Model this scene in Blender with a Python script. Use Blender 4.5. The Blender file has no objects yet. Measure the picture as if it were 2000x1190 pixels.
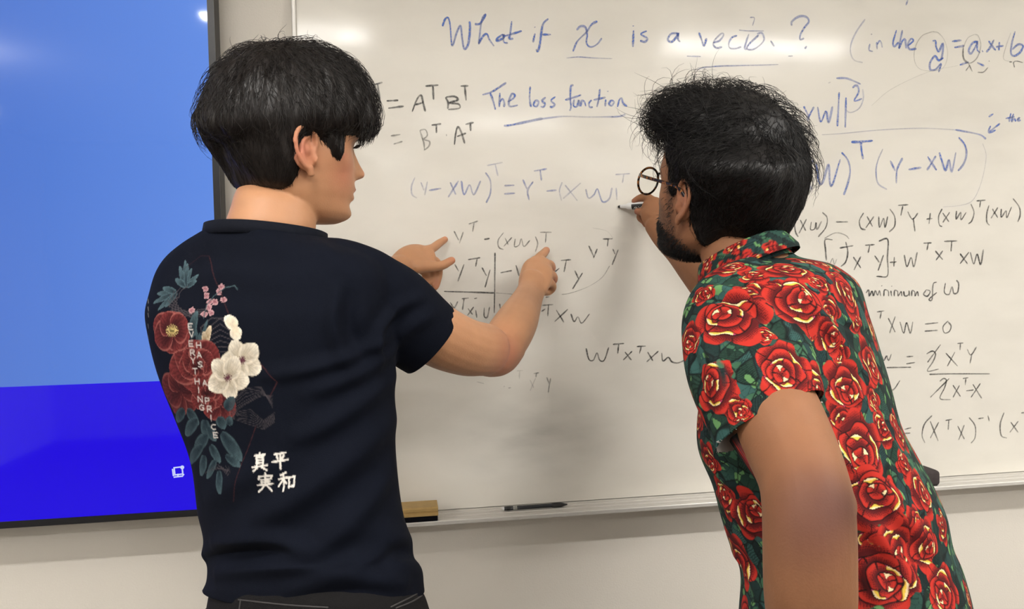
import bpy, bmesh, math, random
import numpy as np
from mathutils import Vector, Matrix
from mathutils.bvhtree import BVHTree

S = bpy.context.scene
COL = S.collection
rng = np.random.default_rng(7)
random.seed(7)

# ------------------------------------------------------------------ camera
FPX, IW, IH = 1450.0, 2000.0, 1190.0            # focal length in pixels of a 2000 x 1190 frame
CAM = np.array([0.0, -1.60, 1.42])              # wall plane is y = 0, x to the right along it, z up
def unit(v):
    v = np.asarray(v, float)
    return v / np.linalg.norm(v)
XC = unit([9590.0, -246.0, FPX])                # the wall's horizontal, in camera axes (right, down, forward)
DC = np.array([836.0, 41140.0, FPX]); DC = unit(DC - XC * DC.dot(XC))
YC = np.cross(XC, DC)
C2W = np.array([XC, YC, -DC])                   # camera axes -> world
cam_d = bpy.data.cameras.new('camera'); cam_o = bpy.data.objects.new('camera', cam_d); COL.objects.link(cam_o)
cam_d.sensor_fit = 'HORIZONTAL'; cam_d.sensor_width = 36.0; cam_d.lens = FPX / IW * 36.0
cam_d.clip_start = 0.02
_r, _d, _f = C2W @ np.array([1.0, 0, 0]), C2W @ np.array([0, 1.0, 0]), C2W @ np.array([0, 0, 1.0])
m = Matrix.Identity(4)
for i in range(3):
    m[i][0], m[i][1], m[i][2], m[i][3] = _r[i], -_d[i], -_f[i], CAM[i]
cam_o.matrix_world = m
S.camera = cam_o

# ------------------------------------------------------------------ exposure, world, lamps
S.view_settings.view_transform = 'Standard'; S.view_settings.look = 'None'
S.view_settings.gamma = 1.0; S.view_settings.use_curve_mapping = False
S.view_settings.exposure = 0.0
W = bpy.data.worlds.new('world'); S.world = W; W.use_nodes = True
W.node_tree.nodes['Background'].inputs[0].default_value = (1.0, 0.93, 0.84, 1)
W.node_tree.nodes['Background'].inputs[1].default_value = 0.15
LAMP_Z = 2.415
def lamp(x, y, power, lx=1.2, ly=0.06):
    d = bpy.data.lights.new('ceiling_lamp', 'AREA'); d.shape = 'RECTANGLE'; d.size = lx; d.size_y = ly
    d.energy = power * 0.66; d.color = (1.0, 0.978, 0.945)
    o = bpy.data.objects.new('ceiling_lamp', d); COL.objects.link(o); o.location = (x, y, LAMP_Z)
    d2 = bpy.data.lights.new('fill_uplight', 'AREA'); d2.shape = 'RECTANGLE'; d2.size = lx; d2.size_y = ly      # added upward fill, bounces soft light off the ceiling; no real fitting
    d2.energy = power * 0.55; d2.color = d.color
    o2 = bpy.data.objects.new('fill_uplight', d2); COL.objects.link(o2); o2.location = (x, y, LAMP_Z + 0.04); o2.rotation_euler = (math.pi, 0, 0)
    return o
LAMPS = [(-0.40, -1.53, 0.60, 24), (1.57, -1.53, 0.84, 32), (-2.5, -1.53, 0.84, 32), (3.5, -1.53, 0.84, 28),
         (2.05, -3.13, 1.1, 44), (0.62, -3.13, 0.9, 36), (-2.75, -3.13, 1.1, 44), (-0.4, -4.73, 1.1, 40), (2.0, -4.73, 1.1, 40)]  # the rearmost row, last two entries, is added as unseen fill
for (x, y, l, pw) in LAMPS:
    lamp(x, y, pw, l)

# ------------------------------------------------------------------ helpers
def ray(px, py):
    return C2W @ np.array([(px - IW / 2) / FPX, (py - IH / 2) / FPX, 1.0])
def P(px, py, y):                               # the point seen at a pixel, on the plane y metres from the wall
    r = ray(px, py)
    return CAM + r * ((y - CAM[1]) / r[1])
def PV(px, py, y):
    return P(px, py, y)
def proj(V):
    q = (np.asarray(V) - CAM) @ C2W
    return np.stack([q[..., 0] / q[..., 2] * FPX + IW / 2, q[..., 1] / q[..., 2] * FPX + IH / 2], -1)

def catmull(pts, n, closed=False):
    p = np.asarray(pts, float)
    if len(p) < 3 and not closed:
        t = np.linspace(0, 1, n)[:, None]; return p[0] * (1 - t) + p[-1] * t
    k = len(p)
    if closed:
        q = np.vstack([p[-1], p, p[0], p[1]]); segs = k
    else:
        q = np.vstack([2 * p[0] - p[1], p, 2 * p[-1] - p[-2]]); segs = k - 1
    t = np.linspace(0, segs, n, endpoint=not closed)
    i = np.minimum(t.astype(int), segs - 1); u = (t - i)[:, None]
    a, b, c, d = q[i], q[i + 1], q[i + 2], q[i + 3]
    return 0.5 * (2 * b + (c - a) * u + (2 * a - 5 * b + 4 * c - d) * u * u + (3 * b - a - 3 * c + d) * u ** 3)

# ---- materials
def nodes_of(name):
    m = bpy.data.materials.new(name); m.use_nodes = True
    nt = m.node_tree; b = nt.nodes['Principled BSDF']
    return m, nt, b
def mat(name, col, rough=0.5, spec=0.5, metal=0.0, noise=0.0, nscale=20.0, bump=0.0, bscale=200.0, sss=0.0, coat=0.0):
    m, nt, b = nodes_of(name)
    b.inputs['Base Color'].default_value = (*col, 1); b.inputs['Roughness'].default_value = rough
    b.inputs['Specular IOR Level'].default_value = spec; b.inputs['Metallic'].default_value = metal
    b.inputs['Coat Weight'].default_value = coat
    tc = nt.nodes.new('ShaderNodeTexCoord')
    if noise:
        n = nt.nodes.new('ShaderNodeTexNoise'); n.inputs['Scale'].default_value = nscale; n.inputs['Detail'].default_value = 5
        r = nt.nodes.new('ShaderNodeMix'); r.data_type = 'RGBA'
        r.inputs[6].default_value = (*[c * (1 - noise) for c in col], 1); r.inputs[7].default_value = (*[min(1, c * (1 + noise)) for c in col], 1)
        nt.links.new(tc.outputs['Object'], n.inputs['Vector']); nt.links.new(n.outputs[0], r.inputs[0]); nt.links.new(r.outputs[2], b.inputs['Base Color'])
    if bump:
        n2 = nt.nodes.new('ShaderNodeTexNoise'); n2.inputs['Scale'].default_value = bscale; n2.inputs['Detail'].default_value = 3
        bp = nt.nodes.new('ShaderNodeBump'); bp.inputs['Strength'].default_value = bump; bp.inputs['Distance'].default_value = 0.002
        nt.links.new(tc.outputs['Object'], n2.inputs['Vector']); nt.links.new(n2.outputs[0], bp.inputs['Height']); nt.links.new(bp.outputs[0], b.inputs['Normal'])
    if sss:
        b.inputs['Subsurface Weight'].default_value = sss; b.inputs['Subsurface Radius'].default_value = (1.0, 0.35, 0.2); b.inputs['Subsurface Scale'].default_value = 0.006
    return m
def mat_attr(name, rough=0.6, spec=0.3, bump=0.0, bscale=300.0, sss=0.0, sheen=0.0):
    m = mat(name, (0.5, 0.5, 0.5), rough, spec, bump=bump, bscale=bscale, sss=sss)
    nt = m.node_tree; a = nt.nodes.new('ShaderNodeAttribute'); a.attribute_name = 'Col'
    nt.links.new(a.outputs['Color'], nt.nodes['Principled BSDF'].inputs['Base Color'])
    if sheen:
        nt.nodes['Principled BSDF'].inputs['Sheen Weight'].default_value = sheen
    return m
def srgb(r, g, b):
    f = lambda c: (c / 255.0) / 12.92 if c <= 10 else (((c / 255.0) + 0.055) / 1.055) ** 2.4
    return (f(r), f(g), f(b))

# ---- objects
def tag(o, label=None, cat=None, group=None, kind=None):
    if label: o['label'] = label
    if cat: o['category'] = cat
    if group: o['group'] = group
    if kind: o['kind'] = kind
    return o
def empty(name, loc):
    o = bpy.data.objects.new(name, None); COL.objects.link(o); o.location = loc; o.empty_display_size = 0.05
    return o
def mkobj(name, V, F, material, parent=None, col=None, smooth=True, loc=None):
    V = np.asarray(V, float)
    off = np.array(loc if loc is not None else (0, 0, 0), float)
    if parent is not None and loc is None:
        off = np.array(abs_loc(parent))
    me = bpy.data.meshes.new(name)
    if isinstance(F, np.ndarray):
        me.vertices.add(len(V)); me.vertices.foreach_set('co', (V - off).astype(np.float32).ravel())
        k = F.shape[1]; me.loops.add(F.size); me.polygons.add(len(F))
        me.loops.foreach_set('vertex_index', F.astype(np.int32).ravel())
        me.polygons.foreach_set('loop_start', np.arange(0, F.size, k, dtype=np.int32))
        me.update(calc_edges=True); me.validate()
    else:
        me.from_pydata((V - off).tolist(), [], F); me.update()
    if smooth:
        me.polygons.foreach_set('use_smooth', np.ones(len(me.polygons), bool))
    if col is not None:
        a = me.color_attributes.new('Col', 'FLOAT_COLOR', 'POINT')
        c = np.ones((len(V), 4), np.float32); c[:, :col.shape[1]] = col
        a.data.foreach_set('color', c.ravel())
    if material is not None:
        me.materials.append(material)
    o = bpy.data.objects.new(name, me); COL.objects.link(o)
    if parent is not None:
        o.parent = parent
        if loc is not None: o.location = off - np.array(abs_loc(parent))
    else:
        o.location = off
    return o
def abs_loc(o):
    p = np.array(o.location)
    while o.parent is not None:
        o = o.parent; p = p + np.array(o.location)
    return p

class MB:                                       # collects shapes that become one mesh
    def __init__(s): s.V = []; s.F = []; s.n = 0
    def add(s, V, F):
        V = np.asarray(V, float); s.V.append(V); s.F += [[int(i) + s.n for i in f] for f in F]; s.n += len(V); return s
    def box(s, lo, hi, bev=0.0):
        lo, hi = np.array(lo, float), np.array(hi, float)
        if bev <= 0:
            V = [[(lo, hi)[i][0], (lo, hi)[j][1], (lo, hi)[k][2]] for i in (0, 1) for j in (0, 1) for k in (0, 1)]
            F = [(0, 1, 3, 2), (4, 6, 7, 5), (0, 4, 5, 1), (2, 3, 7, 6), (0, 2, 6, 4), (1, 5, 7, 3)]
            return s.add(V, F)
        bm = bmesh.new(); bmesh.ops.create_cube(bm, size=1.0)
        for v in bm.verts: v.co = Vector((lo + hi) / 2) + Vector(np.array(v.co) * (hi - lo))
        bmesh.ops.bevel(bm, geom=bm.edges[:] , offset=bev, segments=3, profile=0.5, affect='EDGES')
        bm.verts.index_update()
        s.add([tuple(v.co) for v in bm.verts], [[v.index for v in f.verts] for f in bm.faces]); bm.free(); return s
    def prism_x(s, prof, x0, x1):               # profile in (y, z), swept along x
        n = len(prof)
        V = [(x0, y, z) for y, z in prof] + [(x1, y, z) for y, z in prof]
        F = [(i, (i + 1) % n, n + (i + 1) % n, n + i) for i in range(n)] + [tuple(range(n))[::-1], tuple(range(n, 2 * n))]
        return s.add(V, F)
    def build(s, name, material, parent=None, smooth=False, loc=None):
        return mkobj(name, np.vstack(s.V), s.F, material, parent, smooth=smooth, loc=loc)

def loft(C, A, B, nseg=24, ex=2.0):             # centres, half-axis vectors; rounded-off ends
    C, A, B = map(lambda a: np.asarray(a, float), (C, A, B)); n = len(C)
    ex = np.broadcast_to(np.asarray(ex, float), (n,))
    th = np.linspace(0, 2 * np.pi, nseg, endpoint=False)
    V = []
    for i in range(n):
        c = np.sign(np.cos(th)) * np.abs(np.cos(th)) ** (2 / ex[i]); s_ = np.sign(np.sin(th)) * np.abs(np.sin(th)) ** (2 / ex[i])
        V.append(C[i] + c[:, None] * A[i] + s_[:, None] * B[i])
    V = np.vstack(V + [C[:1], C[-1:]])
    F = []
    for i in range(n - 1):
        for j in range(nseg):
            k = (j + 1) % nseg
            F.append((i * nseg + j, i * nseg + k, (i + 1) * nseg + k, (i + 1) * nseg + j))
    e0, e1 = n * nseg, n * nseg + 1
    for j in range(nseg):
        k = (j + 1) % nseg
        F.append((e0, k, j)); F.append((e1, (n - 1) * nseg + j, (n - 1) * nseg + k))
    return V, F
def limb(pts, rad, flat=None, up=(0, 0, 1), nseg=20, dens=4, round_ends=True):
    """tapered tube through points; rad = radius per point, flat = second radius per point (along 'up')"""
    p = np.asarray(pts, float); r = np.asarray(rad, float); fl = r if flat is None else np.asarray(flat, float)
    n = max(3, (len(p) - 1) * dens + 1)
    q = catmull(np.hstack([p, r[:, None], fl[:, None]]), n)
    c, r, fl = q[:, :3], np.maximum(q[:, 3], 1e-4), np.maximum(q[:, 4], 1e-4)
    t = np.gradient(c, axis=0); t /= np.linalg.norm(t, axis=1)[:, None]
    if round_ends:                              # hemispherical ends
        ks = [0.25, 0.55, 0.8, 0.95]
        def end(i, sgn):
            o = []
            for k in ks:
                f = math.sqrt(max(0, 1 - k * k)); o.append((c[i] + sgn * t[i] * k * min(r[i], fl[i]), r[i] * f, fl[i] * f, t[i]))
            return o
        a = end(0, -1)[::-1]; b = end(-1, 1)
        c = np.vstack([[x[0] for x in a], c, [x[0] for x in b]]); r = np.hstack([[x[1] for x in a], r, [x[1] for x in b]])
        fl = np.hstack([[x[2] for x in a], fl, [x[2] for x in b]]); t = np.vstack([[x[3] for x in a], t, [x[3] for x in b]])
    up = np.asarray(up, float)
    if np.abs(t @ unit(up)).max() > 0.93:
        up = min(([1.0, 0, 0], [0, 1.0, 0], [0, 0, 1.0], [0.3, 0.9, 0.3]), key=lambda a: np.abs(t @ unit(a)).max()); up = np.array(up)
    e2 = up - t * (t @ up)[:, None]; ln = np.linalg.norm(e2, axis=1)
    for i in np.where(ln < 0.05)[0]:
        alt = np.array([0, 1.0, 0]) if abs(up[1]) < 0.9 else np.array([1.0, 0, 0]); e2[i] = alt - t[i] * (t[i] @ alt)
    e2 /= np.linalg.norm(e2, axis=1)[:, None]; e1 = np.cross(e2, t)
    return loft(c, e1 * r[:, None], e2 * fl[:, None], nseg)

def remesh(parts, voxel, smooth=2, lam=0.5):
    """union of closed shapes as one continuous quad surface"""
    b = MB()
    for V, F in parts: b.add(V, F)
    me = bpy.data.meshes.new('tmp'); me.from_pydata(np.vstack(b.V).tolist(), [], b.F); me.update()
    bm = bmesh.new(); bm.from_mesh(me); bmesh.ops.recalc_face_normals(bm, faces=bm.faces[:]); bm.to_mesh(me); bm.free()
    o = bpy.data.objects.new('tmp', me); COL.objects.link(o)
    md = o.modifiers.new('r', 'REMESH'); md.mode = 'VOXEL'; md.voxel_size = voxel; md.adaptivity = 0
    dg = bpy.context.evaluated_depsgraph_get(); dg.update()
    ev = o.evaluated_get(dg); em = ev.to_mesh()
    V = np.empty(len(em.vertices) * 3, np.float32); em.vertices.foreach_get('co', V); V = V.reshape(-1, 3).astype(float)
    F = np.empty(len(em.loops), np.int32); em.loops.foreach_get('vertex_index', F)
    assert len(F) == 4 * len(em.polygons); F = F.reshape(-1, 4)
    ev.to_mesh_clear(); bpy.data.objects.remove(o); bpy.data.meshes.remove(me)
    return lap(V, F, smooth, lam), F
def edges_of(F):
    k = F.shape[1]
    e = np.vstack([np.stack([F[:, i], F[:, (i + 1) % k]], 1) for i in range(k)])
    return np.unique(np.sort(e, 1), axis=0)
def lap(V, F, it, lam=0.5, w=None):
    if it <= 0: return V
    e = edges_of(F); n = len(V); V = V.copy()
    deg = np.bincount(e.ravel(), minlength=n).astype(float); deg[deg == 0] = 1
    for _ in range(it):
        s = np.stack([np.bincount(e[:, 0], V[e[:, 1], k], n) + np.bincount(e[:, 1], V[e[:, 0], k], n) for k in range(3)], 1) / deg[:, None]
        V += (s - V) * (lam if w is None else (lam * w)[:, None])
    return V
def normals(V, F):
    q = V[F]; fn = np.cross(q[:, 2] - q[:, 0], q[:, (3 if F.shape[1] == 4 else 1)] - q[:, (1 if F.shape[1] == 4 else 0)])
    N = np.zeros_like(V)
    for i in range(F.shape[1]):
        for k in range(3): N[:, k] += np.bincount(F[:, i], fn[:, k], len(V))
    return N / np.maximum(np.linalg.norm(N, axis=1), 1e-12)[:, None]
def subdiv(V, F):                               # one linear split of every quad
    e = np.vstack([np.stack([F[:, i], F[:, (i + 1) % 4]], 1) for i in range(4)]); es = np.sort(e, 1)
    u, inv = np.unique(es, axis=0, return_inverse=True); inv = inv.reshape(-1)
    n, nf = len(V), len(F); em = V[u].mean(1); fc = V[F].mean(1)
    E = (n + inv).reshape(4, nf).T; c = n + len(u) + np.arange(nf)
    Q = np.concatenate([np.stack([F[:, i], E[:, i], c, E[:, (i + 3) % 4]], 1) for i in range(4)])
    return np.vstack([V, em, fc]), Q
def vnoise(V, scale, seed=0, octv=3):           # smooth value noise in -1..1
    out = np.zeros(len(V)); amp = 1.0; tot = 0
    for o in range(octv):
        q = V * scale + seed * 17.13 + o * 31.7; i = np.floor(q).astype(np.int64); f = q - i; f = f * f * (3 - 2 * f)
        def h(a, b, c):
            x = (i[:, 0] + a) * 374761393 + (i[:, 1] + b) * 668265263 + (i[:, 2] + c) * 2147483647 + seed * 97
            x = (x ^ (x >> 13)) * 1274126177; x = x ^ (x >> 16)
            return (x & 0xFFFF) / 32767.5 - 1
        r = 0
        for a in (0, 1):
            for b in (0, 1):
                for c in (0, 1):
                    r = r + h(a, b, c) * (f[:, 0] if a else 1 - f[:, 0]) * (f[:, 1] if b else 1 - f[:, 1]) * (f[:, 2] if c else 1 - f[:, 2])
        out += amp * r; tot += amp; amp *= 0.5; scale *= 2
    return out / tot
def seg_dist(V, pts):                           # distance of every point to a polyline, and where along it (0..1)
    pts = np.asarray(pts, float); best = np.full(len(V), 1e9); tt = np.zeros(len(V)); n = len(pts) - 1
    for i in range(n):
        a, b = pts[i], pts[i + 1]; ab = b - a; L = max(ab @ ab, 1e-12)
        u = np.clip((V - a) @ ab / L, 0, 1); d = np.linalg.norm(V - a - u[:, None] * ab, axis=1)
        k = d < best; best[k] = d[k]; tt[k] = (i + u[k]) / n
    return best, tt
# ------------------------------------------------------------------ the room
X0, X1, YB, ZC = -3.2, 4.6, -6.0, 2.75
m_wall = mat('wall_paint', srgb(222, 216, 206), 0.75, 0.3, noise=0.02, nscale=3, bump=0.25, bscale=260)
m_floor = mat('carpet', srgb(84, 80, 76), 0.95, 0.1, noise=0.25, nscale=120, bump=0.5, bscale=500)
m_ceil = mat('ceiling_tile', srgb(225, 222, 215), 0.9, 0.2, noise=0.05, nscale=200)
def slab(name, lo, hi, m):
    o = MB().box(lo, hi).build(name, m); tag(o, kind='structure'); return o
slab('wall_front', (X0, 0, 0), (X1, 0.12, ZC), m_wall)
slab('wall_back', (X0, YB - 0.12, 0), (X1, YB, ZC), mat('back_wall_paint', srgb(178, 174, 166), 0.8, 0.3, noise=0.02))
slab('wall_left', (X0 - 0.12, YB, 0), (X0, 0, ZC), m_wall)
slab('wall_right', (X1, YB, 0), (X1 + 0.12, 0, ZC), m_wall)
slab('floor', (X0 - 0.12, YB - 0.12, -0.1), (X1 + 0.12, 0.12, 0), m_floor)
slab('ceiling', (X0 - 0.12, YB - 0.12, ZC), (X1 + 0.12, 0.12, ZC + 0.1), m_ceil)
slab('baseboard_front', (X0, -0.012, 0), (X1, -0.0005, 0.1), mat('rubber_base', srgb(70, 68, 66), 0.6))

# ------------------------------------------------------------------ wall screen
TVY = -0.10
br = P(404.7 + 0.0343 * 990, 990, TVY); bl = P(0, 1019.2, TVY)
sx1 = P(404.7, 0, TVY)[0] * 0.5 + br[0] * 0.5
sz0 = 0.5 * (P(300, 1000.3, TVY)[2] + P(100, 1012.7, TVY)[2])
zdiv = 0.5 * (P(0, 756.5, TVY)[2] + P(310, 744.5, TVY)[2])
SW, SH = 1.895, 1.066
tv = empty('wall_monitor', ((sx1 - SW / 2), -0.05, sz0 + SH / 2))
tag(tv, 'large black wall monitor showing a two-tone blue screen beside the whiteboard', 'monitor')
bz = 0.0125
m_bez = mat('black_plastic', srgb(22, 22, 26), 0.35, 0.5, noise=0.1, nscale=60)
f = MB()
x0, x1, z0, z1 = sx1 - SW, sx1, sz0, sz0 + SH
f.box((x0 - bz, TVY - 0.004, z0 - bz), (x1 + bz, TVY + 0.0, z0)); f.box((x0 - bz, TVY - 0.004, z1), (x1 + bz, TVY, z1 + bz))
f.box((x0 - bz, TVY - 0.004, z0), (x0, TVY, z1)); f.box((x1, TVY - 0.004, z0), (x1 + bz, TVY, z1))
f.build('bezel', m_bez, tv)
MB().box((x0 - bz, TVY, z0 - bz), (x1 + bz, TVY + 0.042, z1 + bz), 0.004).build('casing', mat('dark_casing', srgb(26, 26, 28), 0.5, 0.4, noise=0.05), tv)
MB().box((x0 + 0.6, TVY + 0.042, z0 + 0.3), (x1 - 0.6, -0.002, z1 - 0.3), 0.004).build('wall_bracket', m_bez, tv)
m, nt, b = nodes_of('lit_screen')
b.inputs['Base Color'].default_value = (0.004, 0.004, 0.006, 1); b.inputs['Roughness'].default_value = 0.05
tc = nt.nodes.new('ShaderNodeTexCoord'); sp = nt.nodes.new('ShaderNodeSeparateXYZ'); nt.links.new(tc.outputs['Object'], sp.inputs[0])
gt = nt.nodes.new('ShaderNodeMath'); gt.operation = 'GREATER_THAN'; gt.inputs[1].default_value = zdiv - (sz0 + SH / 2); nt.links.new(sp.outputs['Z'], gt.inputs[0])
mr = nt.nodes.new('ShaderNodeMapRange'); mr.inputs['From Min'].default_value = 0.30; mr.inputs['From Max'].default_value = SW / 2
nt.links.new(sp.outputs['X'], mr.inputs['Value'])
mx = nt.nodes.new('ShaderNodeMix'); mx.data_type = 'RGBA'; mx.inputs[6].default_value = (*srgb(70, 110, 202), 1); mx.inputs[7].default_value = (*srgb(102, 147, 238), 1)
nt.links.new(mr.outputs[0], mx.inputs[0])
mx2 = nt.nodes.new('ShaderNodeMix'); mx2.data_type = 'RGBA'; mx2.inputs[6].default_value = (*srgb(30, 0, 236), 1)
nt.links.new(gt.outputs[0], mx2.inputs[0]); nt.links.new(mx.outputs[2], mx2.inputs[7]); nt.links.new(mx2.outputs[2], b.inputs['Emission Color'])
b.inputs['Emission Strength'].default_value = 0.88
MB().box((x0, TVY - 0.0015, z0), (x1, TVY - 0.0005, z1)).build('screen', m, tv)
# the small computer symbol on the screen
ic = P(348.5, 922.5, TVY - 0.002); px = 1.0 / 1000
def stroke_mesh(polys, depth_y, width, up=0.0):
    b = MB()
    for pl in polys:
        pl = np.asarray(pl, float)
        for i in range(len(pl) - 1):
            a, c = pl[i], pl[i + 1]; d = unit(np.append(c - a, 0))[:2]; n = np.array([-d[1], d[0]]) * width / 2
            q = [a - d * width * .4 + n, a - d * width * .4 - n, c + d * width * .4 - n, c + d * width * .4 + n]
            b.add([(p[0], depth_y, p[1]) for p in q], [(0, 1, 2, 3)])
    return b
u = lambda pts: [(ic[0] + x * px, ic[2] - y * px) for x, y in pts]
me_, nt_, b_ = nodes_of('screen_symbol'); b_.inputs['Emission Color'].default_value = (*srgb(205, 215, 255), 1); b_.inputs['Emission Strength'].default_value = 0.95
b_.inputs['Base Color'].default_value = (0, 0, 0, 1)
ib = stroke_mesh([u([(-7.5, -9), (7, -10), (8, 4), (-6.5, 5), (-7.5, -9)]), u([(-8, 9.2), (7, 8.2), (9.5, 5)]), u([(-1, 4), (-1, 9)]), u([(-10.3, -6), (-9.3, 6)])], TVY - 0.0025, 0.0026)
ib.add([(ic[0] + (7.5 + 3.6 * math.cos(t)) * px, TVY - 0.003, ic[2] + (9 + 3.8 * math.sin(t)) * px) for t in np.linspace(0, 6.283, 16, endpoint=False)], [tuple(range(16))])
ib.build('screen_symbol', me_, tv)

# ------------------------------------------------------------------ whiteboard
BY = -0.014                                      # writing surface
bx0 = 0.5 * (P(578.5, 20, BY)[0] + P(580, 60, BY)[0]); bx1 = bx0 + 2.44 + 0.3
bz0 = np.mean([P(x, y, BY)[2] for x, y in ((855, 996.2), (1300, 966.5), (1395, 960.9), (1900, 927.5), (2000, 920.7))])
bz1 = bz0 + 1.22
wb = empty('whiteboard', ((bx0 + bx1) / 2, 0, (bz0 + bz1) / 2))
tag(wb, 'long wall whiteboard covered in blue and black handwritten maths', 'whiteboard')
m, nt, b = nodes_of('whiteboard_enamel'); b.inputs['Specular IOR Level'].default_value = 0.24
tc = nt.nodes.new('ShaderNodeTexCoord')
def noise(sc, det=4, vec=None):
    n = nt.nodes.new('ShaderNodeTexNoise'); n.inputs['Scale'].default_value = sc; n.inputs['Detail'].default_value = det
    nt.links.new(vec or tc.outputs['Object'], n.inputs['Vector']); return n.outputs[0]
mp = nt.nodes.new('ShaderNodeMapping'); mp.inputs['Scale'].default_value = (1.0, 1.0, 2.6); mp.inputs['Rotation'].default_value = (0, 0.5, 0)
nt.links.new(tc.outputs['Object'], mp.inputs[0])
n1 = noise(3.2, 5, mp.outputs[0]); n2 = noise(16, 3)
cr = nt.nodes.new('ShaderNodeValToRGB'); cr.color_ramp.elements[0].position = 0.36; cr.color_ramp.elements[1].position = 0.56
cr.color_ramp.elements[0].color = (*srgb(214, 210, 201), 1); cr.color_ramp.elements[1].color = (*srgb(221, 217, 208), 1)
nt.links.new(n1, cr.inputs[0])
sm_ = P(1040, 850, BY) - np.array([(bx0 + bx1) / 2, 0, (bz0 + bz1) / 2])      # half wiped ink left by the eraser
mp3 = nt.nodes.new('ShaderNodeMapping'); mp3.vector_type = 'POINT'; mp3.inputs['Scale'].default_value = (4.2, 1.0, 8.0); mp3.inputs['Location'].default_value = (-sm_[0] * 4.2, 0, -sm_[2] * 8.0)
nt.links.new(tc.outputs['Object'], mp3.inputs[0]); gr = nt.nodes.new('ShaderNodeTexGradient'); gr.gradient_type = 'SPHERICAL'; nt.links.new(mp3.outputs[0], gr.inputs[0])
n3 = noise(9, 5, mp.outputs[0]); mul = nt.nodes.new('ShaderNodeMath'); mul.operation = 'MULTIPLY'; nt.links.new(gr.outputs['Fac'], mul.inputs[0]); nt.links.new(n3, mul.inputs[1])
mxs = nt.nodes.new('ShaderNodeMix'); mxs.data_type = 'RGBA'; mxs.inputs[7].default_value = (*srgb(150, 148, 142), 1); nt.links.new(mul.outputs[0], mxs.inputs[0]); nt.links.new(cr.outputs[0], mxs.inputs[6])
nt.links.new(mxs.outputs[2], b.inputs['Base Color'])
rr = nt.nodes.new('ShaderNodeMapRange'); rr.inputs['To Min'].default_value = 0.09; rr.inputs['To Max'].default_value = 0.17; nt.links.new(n2, rr.inputs[0]); nt.links.new(rr.outputs[0], b.inputs['Roughness'])
mp2 = nt.nodes.new('ShaderNodeMapping'); mp2.inputs['Scale'].default_value = (2.0, 1.0, 26.0); nt.links.new(tc.outputs['Object'], mp2.inputs[0])
bp = nt.nodes.new('ShaderNodeBump'); bp.inputs['Strength'].default_value = 0.05; bp.inputs['Distance'].default_value = 0.001; nt.links.new(noise(3, 3, mp2.outputs[0]), bp.inputs['Height']); nt.links.new(bp.outputs[0], b.inputs['Normal'])
MB().box((bx0, BY, bz0), (bx1, -0.003, bz1)).build('writing_surface', m, wb)
m_alu = mat('aluminium', srgb(206, 203, 197), 0.42, 0.5, 0.25, noise=0.03, nscale=40)
fr = MB(); fw = 0.0095
fr.box((bx0 - fw, -0.021, bz0 - 0.01), (bx0, -0.001, bz1 + fw), 0.0025); fr.box((bx1, -0.021, bz0 - 0.01), (bx1 + fw, -0.001, bz1 + fw), 0.0025)
fr.box((bx0 - fw, -0.021, bz1), (bx1 + fw, -0.001, bz1 + fw), 0.0025)
fr.build('frame', m_alu, wb)
# tray: ridged shelf under the board, running its full length
TP = 0.085
prof = [(-0.001, bz0 - 0.012)]
ny = 7
ztop = bz0 - 0.0015
tr = [(BY, ztop)]
gd = 0.0016
seg = (TP - 0.014 - 0.008) / 3.0
y = BY
for i in range(3):
    tr += [(y - seg * 0.30, ztop - gd), (y - seg * 0.42, ztop), (y - seg * 0.92, ztop), (y - seg, ztop - gd)]
    y -= seg
tr += [(-TP + 0.006, ztop + 0.001), (-TP + 0.001, ztop + 0.0005), (-TP, ztop - 0.001), (-TP, ztop - 0.0075), (-TP + 0.002, ztop - 0.009), (-0.001, ztop - 0.012), (-0.001, ztop)]
MB().prism_x(tr, bx0 - fw, bx1 + fw).build('marker_tray', m_alu, wb)
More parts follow.
